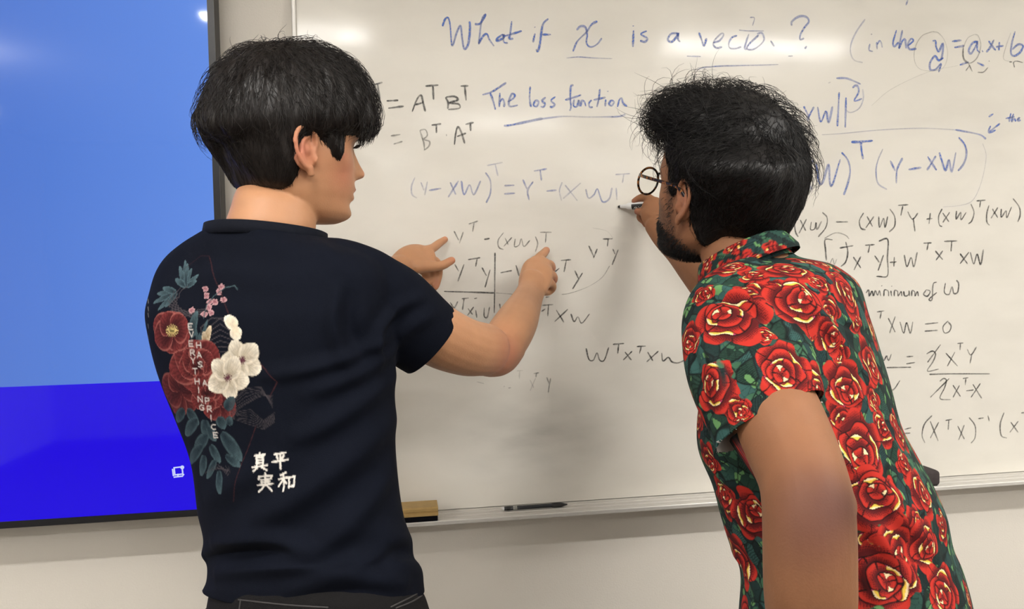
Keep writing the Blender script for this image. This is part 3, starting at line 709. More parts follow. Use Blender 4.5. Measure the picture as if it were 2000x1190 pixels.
def petal(base, tip, wid, c0, c1, edge=None, vein=0.25, w=1.0):
    """one petal or leaf from base to tip: colour c0 at the base, c1 at the rim"""
    a, b = pu(*base), pu(*tip); ax = b - a; L = np.linalg.norm(ax); ax = ax / L; pr = np.array([-ax[1], ax[0]])
    d = QW - a; x = d @ ax / L; y = d @ pr / (wid * PXM / 2)
    prof = np.sqrt(np.clip(np.sin(np.pi * np.clip(x, 0, 1) ** 0.8), 0, 1)); r = np.abs(y) / np.maximum(prof, 1e-3)
    k = np.clip((1 - r) / 0.08, 0, 1) * (x > 0) * (x < 1)
    m_ = np.clip(np.maximum(r, x) ** 2, 0, 1)[:, None]; col = np.array(c0) * (1 - m_) + np.array(c1) * m_
    st = 1 + vein * np.sin(np.arctan2(y, x + 0.15) * 26 + 4 * fib) + 0.25 * fib; col = col * np.clip(st, 0.4, 1.6)[:, None]
    if edge is not None:
        e = (np.clip((r - 0.82) / 0.12, 0, 1) * 0.8)[:, None]; col = col * (1 - e) + np.array(edge) * e
    k = (k * w)[:, None]; CS[:] = CS * (1 - k) + col * k
tealD, tealL = np.array(srgb(30, 42, 50)), np.array(srgb(80, 102, 108)); redD, redM, redL = np.array(srgb(50, 20, 24)), np.array(srgb(112, 46, 45)), np.array(srgb(170, 104, 96))
white, cream, grey = np.array(srgb(236, 228, 212)), np.array(srgb(214, 198, 172)), np.array(srgb(74, 68, 72))
for t in [(361, 508), (350, 520), (374, 524), (342, 545), (388, 536), (384, 548), (366, 515)]: petal((364, 560), t, 11, tealD, tealL, vein=0.1)
for t in [(306, 574), (299, 592), (308, 606), (318, 562), (322, 600)]: petal((346, 572), t, 11, tealD, tealL, vein=0.1)
for i in range(9):                               # scales of a coiled body
    a0 = 2.6 + i * 0.33
    for s_ in (1, -1): ink([(372 + 44 * math.cos(a0 + s_ * 0.3 * j) * (0.6 + 0.14 * j), 590 - 30 * math.sin(a0 + s_ * 0.3 * j) * (0.6 + 0.14 * j)) for j in range(4)], 1.6, grey, 0.7)
for i in range(8): ink([(408, 640 + 9 * i), (430, 622 + 11 * i), (452, 640 + 8 * i)], 1.6, grey, 0.75)
ink([(395, 665), (392, 640), (412, 622), (440, 622), (456, 650), (452, 690)], 1.8, grey, 0.8)
for t in [(382, 640), (390, 650), (399, 640), (404, 625)]: petal((392, 690), t, 9, tealD, tealL * 0.8, vein=0.1)
petal((372, 660), (386, 608), 20, tealD * 0.8, tealL * 0.9); petal((398, 676), (412, 636), 15, np.array(srgb(120, 95, 60)), cream, vein=0.1); petal((402, 676), (398, 648), 13, np.array(srgb(120, 95, 60)), cream * 0.8, vein=0.1)
for (x, y) in [(401, 565), (403, 578), (410, 590), (408, 601), (399, 614), (412, 611), (432, 560), (437, 585), (374, 607), (428, 570), (420, 590)]:
    for k in range(4): petal((x, y), (x + 6.5 * math.cos(k * 1.57 + x), y + 6.5 * math.sin(k * 1.57 + x)), 7, np.array(srgb(120, 70, 80)), np.array(srgb(196, 158, 160)), vein=0.0)
ink([(398, 622), (404, 596), (418, 578), (440, 562), (458, 558), (464, 566)], 1.6, tealL * 0.7)
def bloom(cx, cy, r, n, c0, c1, edge, a0=0.0, sq=1.0, wid=1.0, vein=0.25):
    for k in range(n):
        a = a0 + k * 2 * math.pi / n; petal((cx, cy), (cx + r * math.cos(a), cy + r * sq * math.sin(a)), 2.3 * r * math.sin(math.pi / n) * wid, c0, c1, edge, vein)
# dark red peonies
bloom(352, 762, 44, 5, redD, redM * 0.85, redL * 0.6, 0.6, 1.0, 1.1); bloom(428, 790, 34, 5, redD, redM, redL * 0.6, 0.2)
bloom(384, 712, 54, 7, redD, redM, redL * 0.8, 0.2, 0.9, 1.2); bloom(384, 712, 36, 6, redD * 0.8, redM, redL, 0.7, 0.9, 1.15); bloom(386, 716, 19, 5, redD * 0.6, redM, redL, 0.1)
bloom(404, 770, 34, 6, redD * 0.7, redM, redL * 0.8, 0.4); bloom(404, 770, 18, 4, redD * 0.7, redM, redL, 0.9)
# open red flower
bloom(335, 648, 37, 4, redD, redM, redL, 0.3, 1.05, 1.0); bloom(335, 648, 36, 4, redD, redM, redL, 1.1, 1.05, 0.95)
for k in range(18): ink([(336, 646), (336 + 12 * math.cos(k * 0.35), 646 + 12 * math.sin(k * 0.35))], 1.4, np.array(srgb(206, 184, 120)))
ink([(333, 646), (339, 647)], 5, np.array(srgb(110, 100, 60)))
# white flowers
petal((462, 640), (440, 618), 22, cream, white, None, 0.05); petal((458, 640), (464, 664), 24, cream, white, None, 0.05)
for (cx, cy, r, a0) in [(472, 704, 42, 0.5), (445, 738, 43, 0.15)]:
    bloom(cx, cy, r, 5, cream * 0.55, white * 0.95, cream * 0.8, a0, 1.05, 0.64, 0.10)
    for k in range(12): ink([(cx, cy), (cx + 8 * math.cos(k * 0.53), cy + 8 * math.sin(k * 0.53))], 1.6, np.array(srgb(88, 48, 60)))
# leaves under the flowers
for b_, t_, w_ in [((360, 800), (342, 824), 22), ((365, 800), (388, 830), 26), ((385, 820), (362, 850), 24), ((400, 820), (402, 862), 26), ((425, 815), (440, 838), 24), ((440, 800), (458, 776), 20), ((405, 850), (380, 880), 24), ((395, 870), (372, 905), 22),
                   ((432, 845), (472, 902), 28), ((410, 870), (430, 905), 22), ((400, 890), (392, 930), 22), ((440, 890), (470, 912), 16), ((428, 920), (430, 966), 20), ((420, 900), (404, 935), 16), ((445, 830), (452, 815), 16), ((405, 835), (422, 862), 22)]:
    petal(b_, t_, w_, tealD, tealL * 0.72, tealD * 0.7, 0.15)
# sketched animal head and the thin red lines
for i in range(7):
    ink([(448, 812 - 4 * i), (480, 790 - 5 * i + 3 * math.sin(i)), (510, 774 - 3 * i), (532, 772 + 4 * i)], 1.2, grey, 0.55, 1); ink([(455, 806 + 2 * i), (490, 800 + 5 * i), (515, 822 + 3 * i), (536, 806 + 3 * i)], 1.2, grey, 0.55, 1)
for i in range(6): ink([(400 + 8 * i, 925 - 3 * i), (424 + 5 * i, 908 + 3 * i), (446, 930 - 4 * i)], 1.1, grey, 0.5, 1)
rl = np.array(srgb(70, 38, 40)); ink([(408, 500), (418, 540), (446, 612)], 1.3, rl, 0.7); ink([(508, 710), (541, 746), (527, 775)], 1.5, rl, 0.8); ink([(500, 832), (472, 905), (456, 980)], 1.3, rl, 0.7); ink([(360, 525), (392, 500), (408, 500)], 1.2, rl, 0.4)
# lettering down the print
GLY = {'E': [[(1, 0), (0, 0), (0, 1), (1, 1)], [(0, .5), (.8, .5)]], 'V': [[(0, 0), (.5, 1), (1, 0)]], 'R': [[(0, 1), (0, 0), (.9, .05), (.9, .45), (0, .52)], [(.45, .52), (1, 1)]], 'Y': [[(0, 0), (.5, .5), (1, 0)], [(.5, .5), (.5, 1)]],
       'T': [[(0, 0), (1, 0)], [(.5, 0), (.5, 1)]], 'H': [[(0, 0), (0, 1)], [(1, 0), (1, 1)], [(0, .5), (1, .5)]], 'I': [[(.5, 0), (.5, 1)]], 'N': [[(0, 1), (0, 0), (1, 1), (1, 0)]], 'G': [[(1, .15), (.5, 0), (0, .3), (0, .75), (.5, 1), (1, .85), (1, .55), (.6, .55)]],
       'A': [[(0, 1), (.5, 0), (1, 1)], [(.2, .62), (.8, .62)]], 'S': [[(1, .12), (.5, 0), (.05, .2), (.3, .45), (.8, .58), (.95, .82), (.5, 1), (0, .88)]], 'P': [[(0, 1), (0, 0), (.9, .05), (.9, .48), (0, .55)]], 'C': [[(1, .15), (.5, 0), (0, .35), (0, .7), (.5, 1), (1, .85)]]}
for word, pos in [('EVERYTHING', [(372, 638), (374, 653), (373, 671), (376, 689), (377, 704), (381, 725), (385, 745), (388, 762), (391, 780), (394, 796)]), ('HAS', [(388, 674), (389, 693), (391, 712)]), ('A', [(400, 748)]), ('PRICE', [(405, 783), (409, 799), (412, 816), (417, 834), (421, 850)])]:
    for ch, (x, y) in zip(word, pos):
        for pl in GLY[ch]: ink([(x - 4 + 8 * a + 0.8 * (b - .5), y - 5 + 10.5 * b) for a, b in pl], 1.9, np.array(srgb(206, 198, 192)), 0.85)
KJ = {'hei': [[(.15, .18), (.85, .10)], [(.30, .30), (.37, .45)], [(.72, .26), (.62, .42)], [(.02, .60), (.98, .50)], [(.5, .15), (.54, 1.0)]],
      'shin': [[(.2, .14), (.82, .10)], [(.5, .0), (.48, .26)], [(.3, .26), (.32, .72)], [(.3, .26), (.72, .23), (.72, .72)], [(.3, .41), (.7, .39)], [(.3, .56), (.7, .54)], [(.05, .78), (.96, .70)], [(.36, .82), (.12, 1.0)], [(.64, .80), (.93, .97)]],
      'jitsu': [[(.5, 0), (.5, .12)], [(.10, .32), (.12, .16), (.9, .13), (.84, .3)], [(.25, .36), (.76, .32)], [(.25, .49), (.76, .45)], [(.04, .64), (.96, .58)], [(.5, .22), (.5, .6), (.32, .84), (.1, 1.0)], [(.54, .64), (.92, 1.0)]],
      'wa': [[(.44, .0), (.12, .14)], [(.02, .36), (.52, .28)], [(.29, .12), (.29, 1)], [(.27, .38), (.02, .74)], [(.32, .42), (.48, .6)], [(.62, .30), (.64, .84)], [(.62, .30), (.98, .24), (.92, .80)], [(.62, .80), (.94, .76)]]}
for k, x, y in [('shin', 491, 886), ('hei', 531, 882), ('jitsu', 502, 926), ('wa', 544, 924)]:
    for pl in KJ[k]: ink([(x + 32 * a, y + 35 * b - 1.5 * a) for a, b in pl], 3.1, np.array(srgb(226, 220, 212)), 0.95)
# faint marks on the left sleeve seam
for y in (585, 600, 612, 634, 656): ink([(289, y), (290, y + 7)], 2.5, np.array(srgb(150, 148, 146)), 0.6)
C[sel] = CS
m_navy = mat_attr('navy_jersey', 0.9, 0.12, bump=0.18, bscale=900)
so = mkobj('shirt', V, F, m_navy, persL, C); solid(so, 0.002)
# ribbed collar
cp = []
for k in np.linspace(0, 2 * np.pi, 40, endpoint=False):
    cp.append((k,))
bound = None
eF = np.vstack([np.stack([F[:, i], F[:, (i + 1) % 4]], 1) for i in range(4)]); eS = np.sort(eF, 1); ue, cnt = np.unique(eS, axis=0, return_counts=True); bv = np.unique(ue[cnt == 1])
pb = V[bv]; nearc = np.abs((pb - pc[0]) @ unit(nc)) < 0.004
pb = pb[nearc & (np.linalg.norm(pb - P(520, 430, -0.54), axis=1) < 0.14)]
cc = pb.mean(0); u1 = unit(np.cross(nc, [0, 1.0, 0])); u2 = np.cross(unit(nc), u1); an = np.arctan2((pb - cc) @ u2, (pb - cc) @ u1); rr_ = np.linalg.norm(pb - cc, axis=1); oidx = np.argsort(an)
ts = np.linspace(-np.pi, np.pi, 48, endpoint=False); rad_ = np.interp(ts, an[oidx], rr_[oidx], period=2 * np.pi); rad_ = np.convolve(np.r_[rad_[-4:], rad_, rad_[:4]], np.ones(9) / 9, 'valid')
ring = np.array([cc + u1 * math.cos(t) * r + u2 * math.sin(t) * r for t, r in zip(ts, rad_)])
def ring_band(ring, centre, axis, h, thick, mb):
    n = len(ring); axis = unit(axis); ro = ring - centre; ro = ro - np.outer(ro @ axis, axis); ro /= np.linalg.norm(ro, axis=1)[:, None]
    prof = [(-0.25 * thick, -h * .5), (thick, -h * .5), (thick * 1.15, 0), (thick * .8, h * .5), (-0.1 * thick, h * .55), (-0.6 * thick, h * .3)]
    V_ = np.vstack([ring + ro * a + axis * b for a, b in prof]); k = len(prof); F_ = []
    for i in range(k):
        for j in range(n): F_.append((i * n + j, i * n + (j + 1) % n, ((i + 1) % k) * n + (j + 1) % n, ((i + 1) % k) * n + j))
    mb.add(V_, F_)
mb = MB(); ring_band(ring, cc, nc, 0.017, 0.0022, mb)
mb.build('collar', mat('navy_rib', srgb(10, 14, 25), 0.85, 0.2, bump=0.3, bscale=700), so, smooth=True)
# cuff stitching band
# ---- jeans
jr = [(428, 1070, 780, 1070, -0.57), (418, 1120, 796, 1115, -0.575), (407, 1160, 824, 1150, -0.575), (401, 1190, 838, 1187, -0.58), (397, 1260, 850, 1260, -0.58), (402, 1310, 846, 1310, -0.585)]
V, F = remesh([body_loft(jr, 0.71, PH_L, 2.3, n=20)] + legs(hipL, rtL, fwdL, grow=0.010), 0.006, 4)
V, F = cut(V, F, (0, 0, 0.07), (0, 0, -1), np.array([hipL[0], hipL[1], 0.03]), 0.5)
V = V + normals(V, F) * (0.003 * vnoise(V, 16, 21))[:, None]
je = mkobj('jeans', V, F, mat('black_denim', srgb(21, 20, 21), 0.9, 0.2, noise=0.25, nscale=300, bump=0.4, bscale=800), persL); solid(je, 0.002)
jt = bvh(V, F); m_thr = mat('denim_thread', srgb(58, 56, 56), 0.8)
for pts in ([(466, 1172), (560, 1182), (640, 1187)], [(470, 1172), (466, 1210), (470, 1260)], [(764, 1186), (800, 1168), (830, 1152)], [(774, 1188), (806, 1175), (832, 1158)]):
    l = cast_line(jt, pts, 14)
    if len(l) > 2:
        q = limb(l, [0.0011] * len(l), nseg=6, dens=1); mkobj('pocket_seam', q[0], q[1], m_thr, je)
def shoe(an, fw, rt, m_up, m_sole, parent):
    c = np.array([an[0], an[1], 0.0]) + fw * 0.06
    rows = [(-0.10, 0.034, 0.050), (-0.06, 0.040, 0.058), (0.0, 0.043, 0.052), (0.06, 0.049, 0.040), (0.12, 0.047, 0.031), (0.16, 0.030, 0.024)]
    up_ = loft(*zip(*[(c + fw * d + np.array([0, 0, 0.026 + h * .55]), rt * w, np.array([0, 0, h * .75])) for d, w, h in rows]), 20, 2.5)
    V, F = remesh([up_, limb([c - fw * 0.05 + np.array([0, 0, .05]), c - fw * 0.055 + np.array([0, 0, .115])], [0.044, 0.042])], 0.005, 3); V[:, 2] = np.maximum(V[:, 2], 0.018)
    s = mkobj('shoe', V, F, m_up, parent)
    so_ = loft(*zip(*[(c + fw * d + np.array([0, 0, 0.0105]), rt * (w + .004), np.array([0, 0, .0105])) for d, w, h in rows]), 24, 5.0)
    mkobj('sole', so_[0], so_[1], m_sole, s)
m_sh = mat('black_canvas', srgb(34, 34, 36), 0.8, bump=0.3); m_sole = mat('white_rubber', srgb(210, 208, 202), 0.6)
for s_ in (-1, 1):
    an = hipL + rtL * (0.095 * s_ + 0.02 * s_) + fwdL * (0.02 - 0.03); shoe(an, fwdL, rtL, m_sh, m_sole, persL)
# ---- hair of the person on the left
fH = HL[:, 1]; PHI_H = 90 - 62
up_rows = [(505, 84, 580, 84), (468, 97, 630, 95), (438, 124, 682, 122), (415, 150, 708, 150), (403, 172, 722, 176), (394, 202, 731, 204), (387, 231, 735, 232), (391, 250, 731, 248), (402, 264, 716, 260), (424, 276, 690, 270), (450, 284, 660, 280)]
yc_ = HLo[1] - 0.012
V1 = body_loft([(*r, yc_) for r in up_rows], [0.90, 0.84, 0.80, 0.76, 0.73, 0.70, 0.67, 0.62, 0.57, 0.52, 0.48], PHI_H, 2.2, n=50, nseg=64)
ncw = HL @ (np.array([0, -0.055, -0.05]) * HLs) + HLo
lo_rows = [(445, 185, 545, 185), (412, 208, 580, 208), (388, 231, 600, 231), (394, 262, 585, 266), (411, 292, 566, 296), (434, 322, 560, 322), (448, 347, 545, 350), (459, 366, 525, 366), (470, 372, 510, 372)]
V2_ = body_loft([(*r, ncw[1]) for r in lo_rows], [0.6, 0.62, 0.62, 0.62, 0.62, 0.64, 0.66, 0.66, 0.6], 62 - 90, 2.3, n=40, nseg=56)
def scalp(sc, thick, back_y=-0.020, low=-0.070, temple=0.060, burn=-0.030, by=0.034, bw=0.016, fore=0.074):
    """close-cropped hair: the head's own form grown outwards inside the hairline and drawn in elsewhere"""
    Vh, Fh = head_mesh(1.0); x, y, z = Vh.T
    sm = lambda a: 1 / (1 + np.exp(-np.clip(a / 0.0022, -30, 30)))
    behind = sm(back_y - 0.35 * np.clip(-z - 0.02, 0, 1) - y) * sm(z - low)
    above = sm(z - 0.012 - 1.6 * np.clip(y - temple, 0, 1)) * sm(np.where(z < 0.06, fore - y, 1.0))
    sb_ = sm(bw - 0.42 * np.clip(-z, 0, 1) - np.abs(y - by + 0.1 * (z + 0.03))) * sm(z - burn) * sm(0.03 - z)
    mk = np.clip(np.maximum.reduce([behind, above, sb_]), 0, 1)
    N_ = Vh - np.array([0, -0.01, 0.0]); N_[:, 2] *= 0.5; N_ /= np.linalg.norm(N_, axis=1)[:, None]
    return (Vh + N_ * (mk * (thick + 0.009 * np.where(y < -0.032, np.clip((z + 0.055) / 0.06, 0, 1), np.clip((z - 0.022) / 0.03, 0, 1)) + 0.006) - 0.006)[:, None]) * sc, Fh
def soften(V, F, o, R):
    l = (V - o) @ R; w = 0.12 + 0.88 / (1 + np.exp(-np.clip((0.005 - l[:, 1]) / 0.008, -30, 30))); w = np.maximum(w, 1 / (1 + np.exp(-np.clip((l[:, 2] - 0.03) / 0.006, -30, 30))))
    V = lap(V, F, 40, 0.5, w); return V + normals(V, F) * (0.0022 * w)[:, None]
SC = placed(scalp(HLs, 0.0065), HL, HLo)
def side(s): return limb([hl(s * 0.082, 0.020, 0.04), hl(s * 0.0815, 0.030, 0.010), hl(s * 0.079, 0.031, -0.014), hl(s * 0.0765, 0.031, -0.026)], [0.022, 0.017, 0.012, 0.005], flat=[0.006, 0.005, 0.004, 0.002], up=HL @ np.array([1.0, 0.2, 0]), dens=6)
V, F = remesh([V1, V2_, SC], 0.0025, 3); V = soften(V, F, HLo, HL)
crown = hl(0.0, -0.045, 0.16)
def flow(p):
    d = p - crown; d /= np.linalg.norm(d, axis=1)[:, None]; loc = (p - HLo) @ HL
    d = d + np.array([0, 0, -0.55]) + fH * (0.55 * np.clip(loc[:, 1:2] * 12 + 0.4, 0, 1) * np.clip(loc[:, 2:3] * 12, 0, 1))
    return d
N = normals(V, F); loc = (V - HLo) @ HL
st = vnoise(np.c_[np.arctan2(loc[:, 0], loc[:, 1]) * 0.12, loc[:, 2] * 0.25, loc[:, 1] * 0.1], 95, 31, 3)
V = V + N * (0.0045 * st * np.clip((loc[:, 2] + 0.06) / 0.06, 0.15, 1))[:, None]
m_hair, nt, b = nodes_of('dark_hair')
b.inputs['Base Color'].default_value = (*srgb(30, 25, 23), 1); b.inputs['Roughness'].default_value = 0.42; b.inputs['Specular IOR Level'].default_value = 0.35
loc = (V - HLo) @ HL
wgt = 0.4 + 1.0 * (loc[:, 2] > -0.01)
roots, _, _ = sample_surface(V, F, 9000, wgt)
Pz = comb(V, F, roots, flow, 0.055, 6, lambda t: -0.002 + 0.0035 * t ** 1.5, 0.22, 0.25, 1)
top = roots[((roots - HLo) @ HL)[:, 2] > 0.035]
P2 = comb(V, F, top[:1100], flow, 0.060, 7, lambda t: -0.002 + 0.010 * math.sin(min(t, 1) * 2.4), 0.5, 0.5, 2)
locr = (roots - HLo) @ HL
fr_ = roots[(locr[:, 2] > 0.02) & (locr[:, 2] < 0.05) & (locr[:, 1] > 0.06)][:500]
P3 = comb(V, F, fr_, lambda p: np.tile(np.array([0, 0, -1.0]) + 0.25 * fH, (len(p), 1)), 0.04, 6, lambda t: 0.001 + 0.004 * t, 0.25, 0.1, 3)
for i in range(len(P3)):                          # the fringe hangs free of the forehead
    k = np.linspace(0, 1, P3.shape[1])[:, None]; P3[i] = P3[i][0] + (np.array([0, 0, -1.0]) * 0.019 - fH * 0.004) * k * (0.6 + 0.7 * rng.random()) + fH * 0.006 * np.sin(k * 2.5) + rng.normal(size=3) * 0.002 * k
def wild(V, F, roots, n, ln, dirf, curl, seed):        # loose curling locks
    g = np.random.default_rng(seed); r = roots[g.integers(0, len(roots), n)]; tree = bvh(V, F); k = 9; out = np.zeros((n, k, 3))
    for i in range(n):
        co, nn, _, _ = tree.find_nearest(Vector(r[i])); nn = np.array(nn); d = unit(dirf + nn * 0.9 + g.normal(size=3) * 0.45); ax = unit(g.normal(size=3)); p = np.array(co) - nn * 0.003; L = ln * (0.45 + 0.8 * g.random()); cu = curl * (0.3 + g.random())
        for s in range(k):
            out[i, s] = p; p = p + d * L / k; d = unit(d + np.cross(ax, d) * cu / k * 3 + np.array([0, 0, -0.08]))
    return out
cr_ = roots[(locr[:, 2] > 0.07) & (locr[:, 1] < 0.03)]
P2 = np.concatenate([P2[:, :7], wild(V, F, cr_, 170, 0.040, np.array([-0.5, 0, 0.25]), 3.2, 41)[:, [0, 1, 3, 4, 5, 7, 8]][:, :P2.shape[1]]]) if P2.shape[1] == 7 else np.concatenate([P2, wild(V, F, cr_, 170, 0.040, np.array([-0.5, 0, 0.25]), 3.2, 41)[:, :P2.shape[1]]])
sa, fa = strands(np.concatenate([Pz]), 0.00055, 0.00012); sb, fb = strands(P2, 0.00032, 0.00008); sc_, fc = strands(P3, 0.0005, 0.0001)
mb = MB()
VV = np.vstack([V, sa, sb, sc_]); FF = np.vstack([F, fa + len(V), fb + len(V) + len(sa), fc + len(V) + len(sa) + len(sb)])
mkobj('hair', VV, FF, m_hair, persL)

# lashes of the eye that shows
lp = []
for k in np.linspace(-1, 1, 34):
    a = hl(0.031 + 0.014 * k, 0.0865 - 0.0055 * max(k, 0) - 0.001, 0.0035 - 0.002 * k * k); lp.append([a - HL[:, 1] * 0.003, a + HL @ np.array([0.0006 * k, 0.0035, 0.0004]), a + HL @ np.array([0.002 * k, 0.0085, 0.003])])
sv, sf = strands(np.array(lp), 0.0005, 0.0001); mkobj('eyelashes', sv, sf, m_hair, persL)
# ------------------------------------------------------------------ the person on the right
HR = frame(-25, -15, 0); HRs = 0.925
HRo = P(1330, 399, -0.585) - HR @ (np.array([-0.079, -0.014, -0.024]) * HRs)
hr = lambda x, y, z: HR @ (np.array([x, y, z]) * HRs) + HRo
SKIN_R = np.array(srgb(141, 98, 70))
hp = [placed(head_mesh(HRs, 1.02), HR, HRo)] + [placed(e, HR, HRo) for e in ear_parts(1, HRs, 14) + ear_parts(-1, HRs, 14)]
neckR = limb_px([(1440, 385, -0.525, 126), (1428, 440, -0.545, 132), (1440, 490, -0.575, 142), (1470, 540, -0.60, 158)], dens=6)
TR = [(1470, 500, 1560, 500, -0.60), (1425, 512, 1622, 514, -0.605), (1385, 535, 1660, 536, -0.61), (1368, 565, 1682, 561, -0.615), (1362, 620, 1700, 621, -0.625), (1366, 690, 1720, 689, -0.63), (1368, 762, 1743, 762, -0.64), (1362, 830, 1761, 832, -0.645),
      (1366, 885, 1786, 883, -0.65), (1392, 948, 1823, 950, -0.655), (1409, 1012, 1852, 1012, -0.66), (1426, 1067, 1863, 1071, -0.665), (1446, 1117, 1881, 1115, -0.67), (1444, 1190, 1902, 1190, -0.675), (1440, 1260, 1908, 1260, -0.68), (1445, 1330, 1905, 1330, -0.685)]
PH_R = 50; ratR = [0.8, 0.6, 0.52, 0.5, 0.52, 0.55, 0.58, 0.6, 0.62, 0.64, 0.64, 0.64, 0.64, 0.64, 0.64, 0.64]
torso_inR = body_loft(inset(TR[1:], 0.06), ratR[1:], PH_R, 2.3)
ARM = [(1470, 660, -0.70, 130), (1482, 740, -0.775, 160), (1515, 815, -0.83, 176), (1546, 880, -0.865, 172), (1567, 935, -0.895, 168), (1577, 985, -0.915, 172), (1580, 1045, -0.925, 174), (1581, 1110, -0.925, 174), (1582, 1175, -0.915, 171), (1582, 1250, -0.895, 152), (1578, 1320, -0.875, 122), (1575, 1370, -0.86, 104)]
armR = limb_px(ARM, dens=6, nseg=28)
elb = limb_px([(1620, 950, -0.915, 60), (1639, 985, -0.925, 66), (1634, 1022, -0.925, 58)], dens=5)
handR2 = [limb_px([(1575, 1370, -0.86, 100), (1572, 1420, -0.85, 130), (1570, 1470, -0.835, 130)], flat=0.5, up=(0.3, 1, 0.2), dens=6)]
for k, dx in enumerate((-48, -16, 16, 46)):
    handR2.append(limb_px([(1570 + dx, 1465, -0.84, 34), (1568 + dx * 1.1, 1520 + 8 * (k in (1, 2)), -0.825, 30), (1566 + dx * 1.1, 1565 + 10 * (k in (1, 2)), -0.80, 26)], dens=5, nseg=14))
handR2.append(limb_px([(1610, 1400, -0.86, 40), (1645, 1445, -0.86, 34), (1655, 1490, -0.85, 28)], dens=5, nseg=14))
farR = limb_px([(1600, 600, -0.47, 90), (1530, 640, -0.38, 104), (1440, 605, -0.33, 100), (1400, 566, -0.29, 92), (1362, 524, -0.225, 78), (1330, 491, -0.165, 62), (1300, 463, -0.12, 52), (1283, 440, -0.095, 48)], flat=0.9, up=(0, 1, 0), dens=6)
palmR = limb_px([(1290, 446, -0.10, 46), (1283, 425, -0.085, 58), (1277, 408, -0.075, 56), (1272, 398, -0.07, 40)], flat=0.6, up=(0.2, 1, 0), dens=6)
fingR = fingers([[(1279, 398, -0.075, 20), (1264, 385, -0.064, 16.5), (1250, 387, -0.050, 15), (1239, 393, -0.040, 12.5)],
                 [(1282, 428, -0.100, 24), (1268, 420, -0.085, 19), (1256, 415, -0.066, 16.5), (1245, 413, -0.052, 14)],
                 [(1270, 402, -0.062, 19), (1256, 396, -0.040, 16), (1250, 408, -0.030, 15), (1253, 417, -0.034, 13)],
                 [(1275, 412, -0.062, 19), (1258, 412, -0.040, 16), (1250, 424, -0.032, 15), (1257, 432, -0.038, 13)],
                 [(1280, 424, -0.066, 17), (1266, 428, -0.046, 14), (1260, 436, -0.038, 13), (1266, 442, -0.044, 12)]])
fwR = np.array([-math.sin(math.radians(29)), math.cos(math.radians(29)), 0]); rtR = np.array([fwR[1], -fwR[0], 0])
hipR = (P(1445, 1300, -0.68) + P(1905, 1300, -0.68)) / 2
pelvR = body_loft(inset([(1440, 1230, 1906, 1230, -0.68), (1440, 1330, 1910, 1330, -0.685), (1445, 1420, 1905, 1420, -0.69)], 0.10), 0.66, PH_R, 2.3, n=16)
hipR = hipR + np.array([0, 0, -0.04])
V, F = remesh(hp + [neckR, torso_inR, armR, elb, farR, palmR, pelvR] + handR2 + fingR + legs(hipR, rtR, fwR, r0=0.086), 0.0022, 4)
spots = [(hr(-0.082, -0.024, -0.018), 0.022, np.array(srgb(176, 112, 88)), 0.5), (P(1612, 985, -0.965), 0.048, np.array(srgb(78, 46, 42)), 0.72), (P(1590, 1055, -0.975), 0.042, np.array(srgb(92, 58, 48)), 0.6), (P(1650, 990, -0.95), 0.026, np.array(srgb(66, 40, 38)), 0.6),
         (P(1560, 1035, -0.98), 0.014, np.array(srgb(112, 76, 64)), 0.5), (P(1545, 960, -0.96), 0.022, np.array(srgb(124, 86, 66)), 0.45), (P(1480, 850, -0.9), 0.03, np.array(srgb(136, 92, 66)), 0.4)]
for k in np.linspace(-1, 1, 9): spots.append((hr(-0.031 + 0.019 * k, 0.088 - 0.006 * (1 - k) ** 1.5, 0.021 + 0.003 * (1 - k * k)), 0.006, np.array(srgb(26, 18, 16)), 0.85))
for (a, b_, c) in [(1239, 393, -0.04), (1245, 413, -0.052)]: spots.append((P(a, b_, c), 0.012, np.array(srgb(176, 108, 92)), 0.5))
CB = paint(V, SKIN_R, spots)
loc = ((V - HRo) @ HR.copy()) / HRs; x, y, z = loc.T
inh = (np.abs(x) < 0.09) & (np.abs(y) < 0.13) & (np.abs(z) < 0.13)
sm = lambda a, w=0.006: 1 / (1 + np.exp(-np.clip(a / w, -30, 30)))
stub = sm(-0.030 - z - 0.25 * np.clip(0.05 - y, 0, 1)) * sm(y - 0.004 + 0.35 * np.clip(-z - 0.05, 0, 1)) * sm(z + 0.128) * (1 - np.exp(-(x / 0.02) ** 2 - ((z + 0.07) / 0.012) ** 2)) * inh
stub = np.maximum(stub, sm(0.010 - np.abs(y - 0.018), 0.003) * sm(0.02 - z) * sm(z + 0.06) * inh)
kb = (0.78 * stub * (0.75 + 0.5 * (rng.random(len(V)) - 0.5)))[:, None]
CB = CB * (1 - kb) + np.array(srgb(34, 26, 22)) * kb
m_skinR = mat_attr('skin_brown', 0.58, 0.22, bump=0.15, bscale=420, sss=0.06)
persR = empty('person', (hipR[0], hipR[1], 0.0))
tag(persR, 'person in glasses and a red rose print shirt leaning in to write on the board', 'person')
bodR = mkobj('body', V, F, m_skinR, persR, CB)
rim_V, rim_F = V, F
